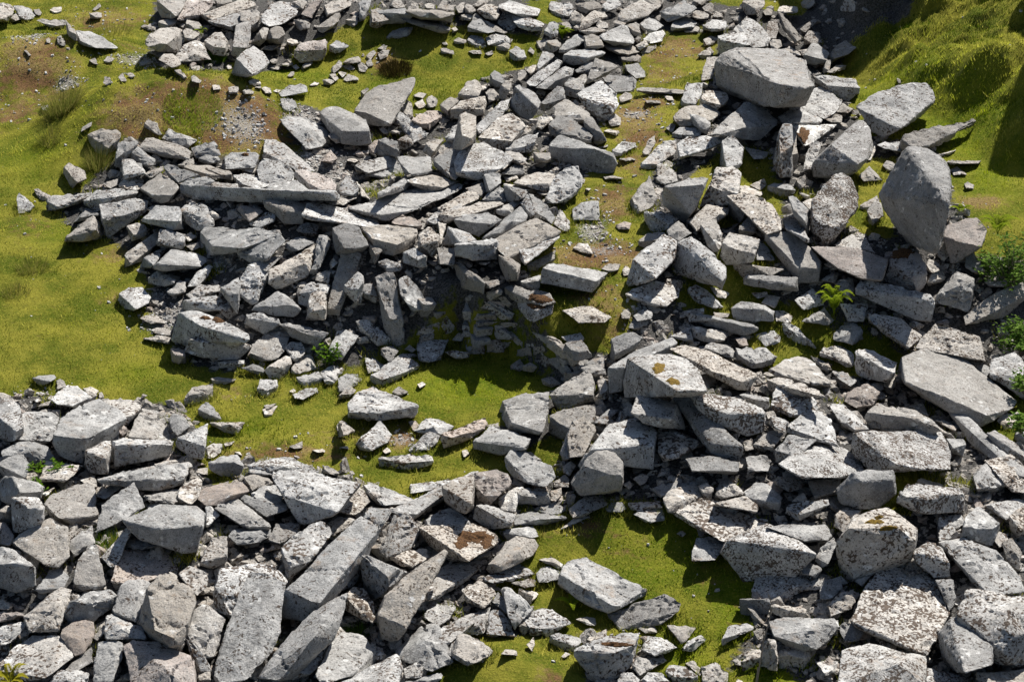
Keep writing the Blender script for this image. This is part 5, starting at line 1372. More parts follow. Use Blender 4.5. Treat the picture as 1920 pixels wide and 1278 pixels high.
def make_stone_mesh(name, pts, m, kd, seed, edge_px=5.2, crisp=False):
    bm = bmesh.new()
    org = np.array([pts[:, 0].mean(), pts[:, 1].mean(), pts[:, 2].min()])
    for p in pts: bm.verts.new(p-org)
    r = bmesh.ops.convex_hull(bm, input=bm.verts)
    junk = list({e for e in r["geom_interior"]+r["geom_unused"] if isinstance(e, bmesh.types.BMVert)})
    if junk: bmesh.ops.delete(bm, geom=junk, context='VERTS')
    loose = [v for v in bm.verts if not v.link_faces]
    if loose: bmesh.ops.delete(bm, geom=loose, context='VERTS')
    ext = pts.max(0)-pts.min(0); size = float(np.mean(sorted(ext)[1:]))
    bmesh.ops.dissolve_limit(bm, angle_limit=radians(9), verts=bm.verts, edges=bm.edges)
    rnd = kd in 'GL'
    rc = random.Random(seed*31+5)
    if not rnd and size > .18 and len(bm.faces) > 4:            # broken-off corners and arrises
        for _ in range(rc.randint(0, 2) if crisp else rc.randint(1, 4)):
            v0 = rc.choice(bm.verts[:]).co.copy() if len(bm.verts) else None
            bm.verts.ensure_lookup_table()
            cen = sum((v.co for v in bm.verts), Vector())/len(bm.verts)
            nr = (v0-cen).normalized()+Vector((rc.gauss(0, .45), rc.gauss(0, .45), rc.gauss(0, .45))); nr.normalize()
            reach = max((v.co-cen).dot(nr) for v in bm.verts)
            pc = cen+nr*(reach-size*rc.uniform(.02, .05 if crisp else .13))
            r_ = bmesh.ops.bisect_plane(bm, geom=bm.verts[:]+bm.edges[:]+bm.faces[:], plane_co=pc, plane_no=nr, clear_outer=True)
            ce = [g for g in r_["geom_cut"] if isinstance(g, bmesh.types.BMEdge)]
            if len(ce) >= 3:
                try: bmesh.ops.contextual_create(bm, geom=ce)
                except Exception: pass
            bm.normal_update()
    off = size*.045 if rnd else min(size*.014, .014)
    es = [e for e in bm.edges if e.is_manifold and e.calc_face_angle(0) > .3]
    try: bmesh.ops.bevel(bm, geom=es, offset=off, segments=3 if rnd else 1, profile=.55, affect='EDGES', clamp_overlap=True)
    except Exception: pass
    bmesh.ops.triangulate(bm, faces=bm.faces)
    L = edge_px*m
    for _ in range(5):
        long = [e for e in bm.edges if e.calc_length() > L*1.5]
        if not long or len(bm.verts) > 9000: break
        bmesh.ops.subdivide_edges(bm, edges=long, cuts=1, use_grid_fill=False)
        bmesh.ops.triangulate(bm, faces=[f for f in bm.faces if len(f.verts) > 3])
    if rnd:
        for _ in range(2): bmesh.ops.smooth_vert(bm, verts=bm.verts, factor=.5, use_axis_x=True, use_axis_y=True, use_axis_z=True)
    bm.normal_update()
    o = Vector((seed*13.7 % 97, seed*7.3 % 89, seed*3.1 % 83))
    a1 = size*(.03 if rnd else .014); a2 = min(size*.034, .040 if rnd else .026); a3 = min(size*.022, .032 if rnd else .014); f3 = 8 if rnd else 16
    f1 = 1.5/max(size, .15); f2 = 5.0/max(size, .3)
    mv = []; crack = rc.random() < .6 and not rnd; cz = rc.choice([.4, 1.1, 3.0])
    for v in bm.verts:
        c = v.co
        d = a1*mnoise.noise(c*f1+o)+.6*a2*mnoise.fractal(c*f2+o, .7, 2.1, 3)
        d += a2*1.1*round(mnoise.noise(c*f2*.55+o*1.7)*3.2)/3.2       # stepped, layered breaks
        # chipped, stepped breaks
        s = mnoise.noise(c*f2*.7+o*2); d -= a2*1.3*max(0, s-.18)*2.2
        d += a3*(mnoise.noise(c*f3+o)+.4*mnoise.noise(c*f3*2.3+o))
        if crack:
            g_ = abs(mnoise.noise(Vector((c.x*f1*1.1, c.y*f1*1.1, c.z*f1*cz))+o*3)+.25*mnoise.noise(c*f2*1.5+o))
            if g_ < .05: d -= a2*2.2*(1-g_/.05)
        mv.append(v.normal*d)
    for v, q in zip(bm.verts, mv): v.co += q
    bm.normal_update()
    for e in bm.edges:
        if e.is_manifold and e.calc_face_angle(0) > radians(30): e.smooth = False
    for f in bm.faces: f.smooth = True
    me = bpy.data.meshes.new(name); bm.to_mesh(me); bm.free()
    return me, org

LAND = [ # well seen things that place the others
 (1712,375,"the huge egg-shaped boulder"),(1430,148,"the huge rounded boulder"),(1690,200,"the long boulder on the hillside grass"),
 (115,205,"the rush tuft"),(1562,565,"the big fern"),(1053,65,"the fern at the path's top"),(1072,1125,"the little fern"),(20,1250,"the yellow fern"),
 (1880,450,"the leafy bush"),(612,678,"the leafy herb"),(1425,1180,"the dead twig"),(1240,170,"the kerb stone across the path"),(1200,230,"the brown path patch"),
 (1095,395,"the flat slabs set in the path"),(1080,525,"the rectangular block beside the path"),(740,580,"the leaning stone post"),(640,405,"the dark lintel stone"),
 (450,362,"the very long stone beam"),(720,190,"the big pointing wedge boulder"),(195,262,"the block at the heap's far corner"),(140,330,"the lone block in the grass"),
 (255,560,"the lichened cube by the meadow"),(715,755,"the white-topped triangular stone"),(735,870,"the long flat stone in the grass"),(510,725,"the lone square stone in the grass"),
 (375,740,"the grass wedge pair"),(630,1060,"the great diagonal plank slab"),(600,915,"the tan-cornered overhanging block"),(310,985,"the great flat-topped boulder"),
 (265,840,"the squat square block"),(130,740,"the bright white rock"),(480,1130,"the ridge-backed slab"),(755,1120,"the half-brown split slab"),
 (1130,1100,"the clean block on the clearing"),(1120,880,"the dark-faced boulder"),(985,775,"the white-spotted angular boulder"),(940,640,"the sunken wall"),
 (1240,700,"the orange-crusted boulder"),(1330,810,"the long tipped spotted slab"),(1785,720,"the huge oblong tilted block"),(1700,845,"the massive brown-spotted block"),
 (1850,850,"the long lying pillar"),(1490,480,"the clean tipped block"),(1310,490,"the dark pyramid block"),(1380,400,"the domed boulder"),
 (1690,1120,"the great white spotted slab"),(1640,1010,"the blackened leaning boulder"),(1850,1180,"the enormous lichened boulder"),(560,215,"the gravel mound"),
 (470,115,"the sunlit-topped block by the mound"),(590,110,"the rusty-faced block"),(660,130,"the small stone heap"),(960,510,"the broad slabs over the pit wall"),
 (1090,290,"the massive square-cut block"),(1420,225,"the big mossy-ridged block"),(1590,250,"the huge sunlit tilted block"),(160,75,"the pale slabs at the far corner"),
 (1000,1240,"the moss hummock"),(840,1000,"the moss-topped block"),(1210,780,"the pale smooth boulder"),(1150,1225,"the brown-seamed block"),
]
KINDS = [("boulder", ("boulder",)), ("slab_rock", ("slab", "lintel", "beam", "plank", "bar", "post", "pillar", "kerb", "splinter", "fin", "ledge", "shelf")),
         ("block_rock", ("block", "cube", "wedge", "pyramid", "triangle"))]
def kind_of(desc):
    w_ = desc.replace('-', ' ').split()
    head = w_
    for stop in ("in", "on", "by", "beside", "under", "with", "at", "against", "near", "behind", "below", "of", "along", "across", "over", "between", "to", "above"):
        if stop in head[1:]: head = head[:head.index(stop, 1)]
    if "wall" in head: return "wall_stone"
    for nm, ks in KINDS:
        for k in ks:
            if k in head: return nm
    return "loose_stone"
CATN = {"boulder": "boulder", "slab_rock": "slab", "block_rock": "block", "wall_stone": "wall stone", "loose_stone": "stone"}
used = set()
def rel(c, L):
    dx, dy = c[0]-L[0], c[1]-L[1]
    if abs(dx) > 1.6*abs(dy): return "left of" if dx < 0 else "right of"
    return "in front of" if dy > 0 else "behind"
def make_label(desc, c, P):
    x0 = min(p[0] for p in P)-4; x1 = max(p[0] for p in P)+4; y0 = min(p[1] for p in P)-4; y1 = max(p[1] for p in P)+4
    others = [L for L in LAND if not (x0 < L[0] < x1 and y0 < L[1] < y1)]; own = len(others) < len(LAND)
    near = sorted(others, key=lambda L: math.hypot(c[0]-L[0], (c[1]-L[1])*1.3))
    cands = []
    if own and len(desc.split()) > 4: cands.append(desc)
    def ok(s): return 4 <= len(s.split()) and len(s.replace('-', ' ').split()) <= 16
    n = len(desc.split())
    for L in near[:3]: cands.append(f"{desc}, {rel(c, L)} {L[2]}")
    for a in near[:4]:
        for b in near[:6]:
            if a is b: continue
            if (c[0]-a[0])*(c[0]-b[0])+(c[1]-a[1])*(c[1]-b[1]) < 0: cands.append(f"{desc} between {a[2]} and {b[2]}")
    for a in near[:3]:
        for b in near[1:6]:
            if a is not b: cands.append(f"{desc} {rel(c, a)} {a[2]} and {rel(c, b)} {b[2]}")
    for L in near[3:7]: cands.append(f"{desc}, {rel(c, L)} {L[2]}")
    for s in cands:
        if ok(s) and s.lower() not in used: used.add(s.lower()); return s
    for a in near[:6]:
        for q in ("nearest", "second nearest", "third nearest", "farther"):
            s = f"{desc} {q} to {a[2]}"
            if ok(s) and s.lower() not in used: used.add(s.lower()); return s
    return desc

stones = parse()
info = []
for i, (kd, T, B, desc) in enumerate(stones):
    info.append([px_area(T+B), i])
info.sort(reverse=True)
MAXOBJ = 560; PERKIND = 285
cnt = {}; chosen = []; rest = []
for a, i in info:
    nm = kind_of(stones[i][3])
    if len(chosen) < MAXOBJ and cnt.get(nm, 0) < PERKIND: cnt[nm] = cnt.get(nm, 0)+1; chosen.append((i, nm))
    else: rest.append(i)
BV, BF, BO = [], [], []; RIM = []
def remember(me, org, ob):
    base = len(BV)
    BV.extend([(v.co.x+org[0], v.co.y+org[1], v.co.z+org[2]) for v in me.vertices])
    for p in me.polygons: BF.append([base+k for k in p.vertices]); BO.append(ob)
GRP = {"boulder": "boulders of the quarry tip", "slab_rock": "slabs of the quarry tip", "block_rock": "squared blocks of the quarry tip",
       "wall_stone": "stones of the sunken wall", "loose_stone": "loose stones of the quarry tip"}
for i, nm in chosen:
    kd, T, B, desc = stones[i]
    pts, th, m = stone_points(kd, T, B, random.Random(i))
    me, org = make_stone_mesh(nm, pts, m, kd, i+1, 5.2, any(q in desc for q in ('rectang', 'clean', 'square', 'cube', 'block', 'plank', 'beam', 'long', 'bar', 'post', 'pillar', 'thick', 'broad', 'great', 'flat')))
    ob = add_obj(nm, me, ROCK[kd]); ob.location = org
    c = (np.mean([p[0] for p in T+B]), np.mean([p[1] for p in T+B]))
    tag(ob, make_label(desc, c, T+B), CATN[nm], GRP[nm])
    remember(me, org, ob)
    if gsample(M, org[0], org[1]) > .5:
        g_ = h_at(org[0], org[1])
        vs = [v for v in me.vertices if abs(v.co.z+org[2]-h_at(v.co.x+org[0], v.co.y+org[1])) < .14]
        for _ in range(min(260, 3*len(vs))):
            v = random.choice(vs); r_ = math.hypot(v.co.x, v.co.y)+.01; k_ = random.uniform(0, .14)
            RIM.append((v.co.x*(1+k_/r_)+org[0], v.co.y*(1+k_/r_)+org[1]))
# the coursed dry-stone face of the sunken enclosure
def dry_wall():
    pts = [at_z(px, py, 0)[:2] for px, py in [(800,662),(838,655),(866,645),(880,668),(955,672),(1000,700),(1038,728),(1068,760)]]
    V, F, MI = [], [], []; rw = random.Random(14)
    for a, b in zip(pts, pts[1:]):
        L = math.hypot(*(b-a)); t = (b-a)/L; nrm = np.array([t[1], -t[0]]); z = -.08
        while z < .95:
            hh = rw.uniform(.09, .27); u = -rw.uniform(0, .2)
            while u < L:
                ww = rw.uniform(.14, .62); c = a+t*(u+ww/2)-nrm*(.26+.12*z+rw.uniform(-.11, .11)); u += ww
                if z > (.75 if a[0] < pts[4][0]-.1 else .5) and rw.random() < .5: continue
                tw = rw.gauss(0, .16); dz = rw.uniform(-.05, .05)
                P = []
                for sx in (-1, 1):
                    for sy in (-1, 1):
                        for sz in (-1, 1):
                            for q in range(2):
                                P.append([sx*ww*.5*rw.uniform(.7, 1.0), sy*.19*rw.uniform(.65, 1.15), sz*hh*.5*rw.uniform(.6, .98)])
                P = np.array(P); g = 0
                W = np.array([[c[0]+p[0]*t[0]+p[1]*nrm[0], c[1]+p[0]*t[1]+p[1]*nrm[1], g+z+dz+hh/2+p[2]+tw*p[0]] for p in P])
                me, org = make_stone_mesh("w", W, mpp(c[1]), 'd', rw.randint(1, 9999), 5)
                base = len(V); V.extend([(v.co.x+org[0], v.co.y+org[1], v.co.z+org[2]) for v in me.vertices])
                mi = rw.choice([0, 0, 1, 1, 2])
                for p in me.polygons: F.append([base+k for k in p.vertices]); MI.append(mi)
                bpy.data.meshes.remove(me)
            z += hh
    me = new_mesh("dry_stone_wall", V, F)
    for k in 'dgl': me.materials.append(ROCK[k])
    me.polygons.foreach_set("material_index", np.array(MI, dtype=np.int32))
    tag(add_obj("dry_stone_wall", me), "rough coursed dry-stone wall in shade around the sunken grassy hollow", "wall")
dry_wall()
# the smaller stones lie as one mass
rv, rf, rm = [], [], []; mats = list(ROCK)
def add_rest(me, org, mi):
    base = len(rv)
    rv.extend([(v.co.x+org[0], v.co.y+org[1], v.co.z+org[2]) for v in me.vertices])
    for p in me.polygons: rf.append([base+k for k in p.vertices]); rm.append(mi)
    bpy.data.meshes.remove(me)
for i in rest:
    kd, T, B, desc = stones[i]
    pts, th, m = stone_points(kd, T, B, random.Random(i))
    me, org = make_stone_mesh("small_stone", pts, m, kd, i+1)
    add_rest(me, org, mats.index(kd))
print("stones", len(stones), "objects", len(chosen), cnt, "rest", len(rest), "faces", len(BF))
# rubble filling the gaps under and between the traced stones
def random_stone(cx, cy, s, rn, sink=.35):
    z = h_at(cx, cy); a = rn.uniform(0, 6.28); fl = rn.uniform(.35, .8); el = rn.uniform(.6, 1.)
    P = []
    for _ in range(13):
        v = np.array([rn.gauss(0, 1), rn.gauss(0, 1), rn.gauss(0, 1)]); v /= np.linalg.norm(v)
        v = np.clip(v*1.35, -.8, .8)
        v = v*[1, el, fl]*s
        P.append([cx+v[0]*cos(a)-v[1]*sin(a), cy+v[0]*sin(a)+v[1]*cos(a), z+v[2]+fl*s*(1-2*sink)*.6])
    return np.array(P)
rn = random.Random(5); made = 0; protos = []
for k in range(36):
    me, org = make_stone_mesh("r", random_stone(0, 60, .25, rn), mpp(45), 'g', k+500, 7 if k < 12 else 13)
    V = np.array([v.co[:] for v in me.vertices]); V -= (V.max(0)+V.min(0))/2
    protos.append((V/.25, [list(p.vertices) for p in me.polygons])); bpy.data.meshes.remove(me)
while made < 14000:
    px = rn.uniform(-60, 1980); py = rn.uniform(-40, 1330)
    p = at_z(px, py, .6); x, y = p[0], p[1]
    if gsample(M, x, y) > .5 or gsample(sdh, x, y) > 1.0: continue
    if gsample(sdp, x, y) > -.5: continue
    s = .045+.19*rn.random()**2.3; made += 1
    if made % 9 == 0: s = rn.uniform(.2, .34)
    V, F = protos[rn.randrange(12) if s > .12 else rn.randrange(12, 36)]
    a = rn.uniform(0, 6.28); t = rn.gauss(0, .5); ca, sa, ct, st = cos(a), sin(a), cos(t), sin(t)
    R = np.array([[ca, -sa, 0], [sa, ca, 0], [0, 0, 1]]) @ np.array([[1, 0, 0], [0, ct, -st], [0, st, ct]])
    W = (V*s*[1, rn.uniform(.6, 1), rn.uniform(.6, 1)]) @ R.T; W[:, 2] -= W[:, 2].min()+(s*.25 if s < .2 else s*.75)
    W += [x, y, h_at(x, y)]
    base = len(rv); rv.extend(map(tuple, W)); mi = rn.choice([0, 0, 2, 2, 2, 4, 5, 7])
    for q in F: rf.append([base+k for k in q]); rm.append(mi)
rme = new_mesh("rubble", rv, rf)
for k in mats: rme.materials.append(ROCK[k])
rme.polygons.foreach_set("material_index", np.array(rm, dtype=np.int32)); rme.polygons.foreach_set("use_smooth", np.zeros(len(rf), bool))
tag(add_obj("rubble", rme), "small grey stones filling the gaps between the big rocks", "rubble", kind="stuff")
BVH = BVHTree.FromPolygons(BV, BF)

# ------------------------------------------------------------------ chips and gravel
def chips(n):
    V, F, MI = [], [], []; c = 0; rn = random.Random(3)
    mx = float(GRAV.max())
    N = 700000; cx = rng.uniform(-17, 17, N); cy = rng.uniform(30, 80, N)
    g = gsample(GRAV, cx, cy); d = gsample(DRY, cx, cy); pr = np.maximum(np.maximum(g**1.5, .08*d*gsample(M, cx, cy)), .0022)
    kk = np.nonzero(rng.random(N) < pr)[0][:n]
    for x, y, zz in zip(cx[kk], cy[kk], h_at(cx[kk], cy[kk])):
        p = (x, y, zz)
        c += 1; s = (.012+.060*rn.random()**3.5); a = rn.uniform(0, 6.28); ca, sa = cos(a), sin(a)
        b = len(V)
        ring = [(s*rn.uniform(.7, 1.2)*cos(t), s*.7*rn.uniform(.6, 1.2)*sin(t)) for t in (0, 1.2, 2.4, 3.7, 5)]
        tl = rn.uniform(-.4, .4)
        for u, v in ring: V.append((x+u*ca-v*sa, y+u*sa+v*ca, p[2]-.02))
        for u, v in ring: V.append((x+.75*(u*ca-v*sa), y+.75*(u*sa+v*ca), p[2]+s*.5+u*tl))
        F.append([b+5+k for k in range(5)])
        for k in range(5): F.append([b+k, b+(k+1) % 5, b+5+(k+1) % 5, b+5+k])
        MI += [rn.choice([0, 1, 1, 2])]*6
    me = new_mesh("gravel_chips", V, F)
    for k in 'lwp': me.materials.append(ROCK[k])
    me.polygons.foreach_set("material_index", np.array(MI, dtype=np.int32))
    tag(add_obj("gravel_chips", me), "pale stone chips scattered on the bare earth and path", "gravel", kind="stuff")
chips(15000)

# ------------------------------------------------------------------ turf
def blades(name, x, y, hgt, wid, lean, mat, label, cat, tone, lush=None):
    n = len(x); z = h_at(x, y)
    a = rng.uniform(0, 2*pi, n); la = rng.uniform(0, 2*pi, n); L = lean*hgt*rng.uniform(.2, 1, n)
    dx, dy = np.cos(a)*wid/2, np.sin(a)*wid/2
    V = np.empty((n, 3, 3)); V[:, 0] = np.stack([x-dx, y-dy, z-.01], -1); V[:, 1] = np.stack([x+dx, y+dy, z-.01], -1)
    V[:, 2] = np.stack([x+L*np.cos(la), y+L*np.sin(la), z+hgt], -1)
    me = new_mesh(name, V.reshape(-1, 3), tris=np.arange(3*n).reshape(-1, 3))
    attr(me, "tone", np.repeat(tone, 3))
    if lush is not None: attr(me, "lush", np.repeat(lush, 3))
    o = add_obj(name, me, mat)
    if label: tag(o, label, cat, kind="stuff")
    return o
n = 1300000
x = rng.uniform(-19, 19, n); y = rng.uniform(30, 84, n)
keep = (np.abs(x) < (y*1.06+3)*tan(HF)*1.12+1.5)
x, y = x[keep], y[keep]
mm = gsample(M, x, y)+fbm(x/.5, y/.5, 71, 3)*.9; dd = gsample(DRY, x, y); gg = gsample(GRAV, x, y)
clump = fbm(x/.28, y/.28, 77, 3)+.5; tuf = fbm(x/.9, y/.9, 83, 3)+.5
keep = (mm > .48) & (rng.random(len(x)) > np.clip(dd*.7+gg*.9, 0, .93)) & (rng.random(len(x)) < .25+.95*clump)
x, y, clump, tuf = x[keep], y[keep], clump[keep], tuf[keep]; hl = gsample(sdh, x, y) > .3
big = fbm(x/2.2, y/2.2, 79, 4)+.5
long_ = np.clip((tuf-.58)*5, 0, 1)*(rng.random(len(x)) < .35)
hg = (.02+.09*clump**1.6*rng.random(len(x))+.13*long_*rng.random(len(x)))*np.where(hl, 2.0, 1.0)
straw = rng.random(len(x)) < .07
tone = np.clip(2.3*(big-.5)+1.2*(clump-.5)+rng.random(len(x))*.6+.12+.4*gsample(DRY, x, y), 0, 1); tone[straw] = 1
rx_ = np.array(RIM); nr_ = len(rx_); print("rim", nr_)
cl = []                                                  # weeds in the gaps of the heaps
while len(cl) < 16000:
    q = at_z(rng.uniform(0, 1920), rng.uniform(0, 1278), .6); k_ = int(rng.integers(20, 150))
    if gsample(M, q[0], q[1]) < .35 and gsample(sdh, q[0], q[1]) < .5: cl += [(q[0]+rng.normal(0, .12), q[1]+rng.normal(0, .12)) for _ in range(k_)]
rx_ = np.concatenate([rx_, np.array(cl)]); nr_ = len(rx_)
x = np.concatenate([x, rx_[:, 0]]); y = np.concatenate([y, rx_[:, 1]]); hg = np.concatenate([hg, .05+.11*rng.random(nr_)+.12*(np.arange(nr_) >= len(RIM))*rng.random(nr_)]); tone = np.concatenate([tone, rng.random(nr_)*.7]); straw = np.concatenate([straw, rng.random(nr_) < .1])
lush = np.clip(gsample(LUSH, x, y)+1.6*(fbm(x/1.6, y/1.6, 91, 4)), 0, 1); lush[straw] = 0
blades("grass", x, y, hg, .013+.014*rng.random(len(x)), 1.0, GRASSM, "short yellow-green turf growing between the stones", "grass", tone, lush)
print("blades", len(x))
n = 160000
x = rng.uniform(-19, 19, n); y = rng.uniform(30, 84, n)
dd = gsample(DRY, x, y)*gsample(M, x, y)*(1-.7*gsample(GRAV, x, y))
keep = rng.random(n) < dd*.8
x, y = x[keep], y[keep]
blades("dry_turf", x, y, .02+.03*rng.random(len(x)), .02, .9, DRYM, "brown dry moss and dead grass in patches", "dry grass", rng.random(len(x)))

# ------------------------------------------------------------------ plants and moss
def tuft(name, px, py, r, n, h, mat, label, cat, wid=.012, lean=.45):
    p = hit(px, py); a = rng.uniform(0, 2*pi, n); q = r*np.sqrt(rng.random(n))
    x = q*np.cos(a); y = q*np.sin(a); hh = h*(.45+.55*rng.random(n))*(1-.35*q/r)
    b = rng.uniform(0, 2*pi, n); z = h_at(p[0]+x, p[1]+y)-p[2]
    V = np.empty((n, 3, 3)); dx, dy = np.cos(b)*wid/2, np.sin(b)*wid/2
    V[:, 0] = np.stack([x-dx, y-dy, z-.02], -1); V[:, 1] = np.stack([x+dx, y+dy, z-.02], -1)
    ox = x*lean*1.6/r*h*.6+rng.normal(0, .12*h, n); oy = y*lean*1.6/r*h*.6+rng.normal(0, .12*h, n)
    V[:, 2] = np.stack([x+ox, y+oy, z+hh], -1)
    me = new_mesh(name, V.reshape(-1, 3), tris=np.arange(3*n).reshape(-1, 3)); attr(me, "tone", np.repeat(rng.random(n)**1.6, 3))
    o = add_obj(name, me, mat); o.location = p
    return tag(o, label, cat)
tuft("rush_tuft", 116, 212, .42, 900, .95, RUSHM, "tall dark rush tuft standing in the grass below the spoil mound", "rushes")
tuft("rush_tuft", 183, 312, .30, 420, .75, RUSHM, "dry brownish rush tuft beside the block at the heap's far corner", "rushes")
tuft("rush_tuft", 95, 262, .30, 260, .55, RUSHM, "low thin green rush tuft in the meadow below the tall tuft", "rushes")
tuft("rush_tuft", 215, 60, .5, 260, .45, RUSHM, "pale sedge tuft in the meadow beyond the spoil mound", "rushes")
tuft("heather_clump", 742, 132, .42, 900, .35, leaf_mat("heather", (.03, .025, .01), (.10, .075, .02), .2), "dark heathery clump overhanging a hollow in the grass bank", "heather", .02)
tuft("grass_tuft", 400, 112, .35, 700, .4, HERBM, "bright green tuft of grass under the boulders beyond the mound", "grass tuft")
tuft("grass_tuft", 361, 203, .75, 3200, .13, FERNM, "bright green grass tuft on top of the brown spoil mound", "grass tuft")
tuft("grass_tuft", 30, 548, .3, 300, .3, RUSHM, "straw-coloured grass tuft in the open meadow", "grass tuft")
tuft("grass_tuft", 60, 505, .35, 300, .35, RUSHM, "greenish taller grass tuft in the open meadow", "grass tuft")
tuft("grass_tuft", 190, 1020, .35, 500, .3, HERBM, "bright green grass tuft in the gap beside the great flat-topped boulder", "grass tuft")
tuft("grass_tuft", 672, 1190, .18, 220, .25, HERBM, "small grass tuft in the shaded gap below the plank slab", "grass tuft")
tuft("grass_tuft", 1745, 905, .5, 800, .22, GRASSM, "mossy grass tuft beside the yellow-striped block", "grass tuft")

class LeafMesh:
    def __init__(s): s.v = []; s.f = []; s.t = []
    def leaf(s, p, d, w, n, tone):
        """a small pointed leaf with a folded midrib"""
        d = Vector(d); n = Vector(n); sd = d.cross(n)
        if sd.length < 1e-6: sd = Vector((1, 0, 0))
        sd = sd.normalized()*w; p = Vector(p); b = len(s.v)
        up = sd.cross(d).normalized()*w*.3
        s.v += [p, p+d*.45+sd+up, p+d, p+d*.45-sd+up]; s.f += [[b, b+1, b+2], [b, b+2, b+3]]; s.t += [tone]*4
    def stem(s, pts, r0, r1, tone, k=5):
        b = len(s.v); n_ = len(pts)
        for i, p in enumerate(pts):
            r = r0+(r1-r0)*i/(n_-1); p = Vector(p)
            t = (Vector(pts[min(i+1, n_-1)])-Vector(pts[max(i-1, 0)])).normalized()
            u = t.orthogonal().normalized(); w_ = t.cross(u)
            for j in range(k):
                a = 2*pi*j/k; s.v.append(p+(u*cos(a)+w_*sin(a))*r); s.t.append(tone)
        for i in range(n_-1):
            for j in range(k): s.f.append([b+i*k+j, b+i*k+(j+1) % k, b+(i+1)*k+(j+1) % k, b+(i+1)*k+j])
    def build(s, name, mat, parent=None):
        me = new_mesh(name, s.v, s.f); attr(me, "tone", s.t); return add_obj(name, me, mat, parent)
def frond(root, ang, length, rise, rn, mat):
    L = LeafMesh(); out = Vector((cos(ang), sin(ang), 0)); pts = []
    for i in range(11):
        t = i/10; pts.append(out*(length*t*(.55+.45*t))+Vector((0, 0, rise*(1-(1-t)**2)-.35*rise*t**3)))
    L.stem(pts, .006, .002, .3, 4)
    for i in range(1, 28):
        t = .12+.88*i/28; k = min(int(t*10), 9); p = pts[k].lerp(pts[k+1], t*10-k)
        ax = (pts[k+1]-pts[k]).normalized(); side = ax.cross(Vector((0, 0, 1))).normalized()
        w_ = length*.36*(1-t)**.75*min(1, t*5)+.012
        for sgn in (1, -1):
            d = (side*sgn+ax*.45+Vector((0, 0, rn.uniform(-.1, .18)))).normalized()*w_
            L.leaf(p, d, .009+.035*w_, Vector((0, 0, 1)), min(1, .2+.6*t+rn.uniform(-.2, .2)))
    return L.build("frond", mat, root)
def fern(px, py, fr, length, rise, mat, label, seed, lift=0, a0=0, a1=2*pi):
    rn_ = random.Random(seed); p = hit(px, py, lift)
    r = bpy.data.objects.new("fern", None); COL.objects.link(r); r.location = p
    tag(r, label, "fern")
    for i in range(fr): frond(r, a0+(a1-a0)*i/fr+rn_.uniform(-.3, .3), length*rn_.uniform(.7, 1.1), rise*rn_.uniform(.8, 1.1), rn_, mat)
fern(1563, 590, 13, .40, .72, FERNM, "big bright green fern rising between grey stones on the right", 1, .3)
fern(1054, 74, 16, .34, .42, FERNM, "round yellow-green fern among the rocks at the top of the path", 2)
fern(1072, 1140, 4, .30, .28, FERNM, "little pale green fern in the shade of the clean block", 3)
fern(22, 1290, 7, .42, .40, YFERNM, "yellowing fern at the bottom left corner below pale slabs", 4, .35)
fern(1802, 405, 4, .28, .3, FERNM, "small fern frond beside the egg-shaped boulder under the hillside", 5)
fern(1870, 440, 7, .5, .5, FERNM, "fern mixed into the leafy bush at the right margin", 6, .4)
fern(378, 68, 4, .25, .3, FERNM, "tiny bright fern among the boulders beyond the mound", 7, .3)
def herb(px, py, n, h, spread, leafl, mat, label, cat, seed, lift=0, name="leafy_herb"):
    rn_ = random.Random(seed); p = hit(px, py, lift); r = bpy.data.objects.new(name, None); COL.objects.link(r); r.location = p
    tag(r, label, cat); Lf = LeafMesh(); St = LeafMesh()
    for i in range(n):
        a = rn_.uniform(0, 6.28); tip = Vector((cos(a)*spread*rn_.uniform(.2, 1), sin(a)*spread*rn_.uniform(.2, 1), h*rn_.uniform(.45, 1)))
        mid = tip*.5+Vector((rn_.uniform(-.05, .05), rn_.uniform(-.05, .05), h*.08)); pts = [Vector((0, 0, -.05)), mid, tip]
        St.stem(pts, .008, .003, rn_.random())
        for j in range(14):
            t = .25+.75*j/13; q = pts[0].lerp(mid, t*2) if t < .5 else mid.lerp(tip, t*2-1)
            b = rn_.uniform(0, 6.28); d = Vector((cos(b), sin(b), rn_.uniform(-.1, .6))).normalized()*leafl*rn_.uniform(.6, 1.2)
            Lf.leaf(q, d, leafl*.24, Vector((rn_.uniform(-.4, .4), rn_.uniform(-.4, .4), 1)), rn_.random())
    St.build("stem", TWIGM, r); Lf.build("foliage", mat, r)
herb(612, 688, 16, .55, .33, .11, HERBM, "bright leafy green herb at the foot of the leaning rocks", "plant", 1)
herb(105, 885, 8, .25, .35, .09, HERBM, "sprig of small green leaves between blocks near the squat block", "plant", 2, .25)
herb(68, 925, 8, .22, .35, .09, HERBM, "low spreading green leaves beside the left edge blocks", "plant", 3, .2)
herb(70, 885, 7, .2, .25, .08, HERBM, "small clump of yellow-green leaves under the fan-shaped slab", "plant", 4, .3)
herb(465, 470, 3, .15, .1, .05, HERBM, "tiny green sprig among stones of the left heap", "plant", 5, .3)
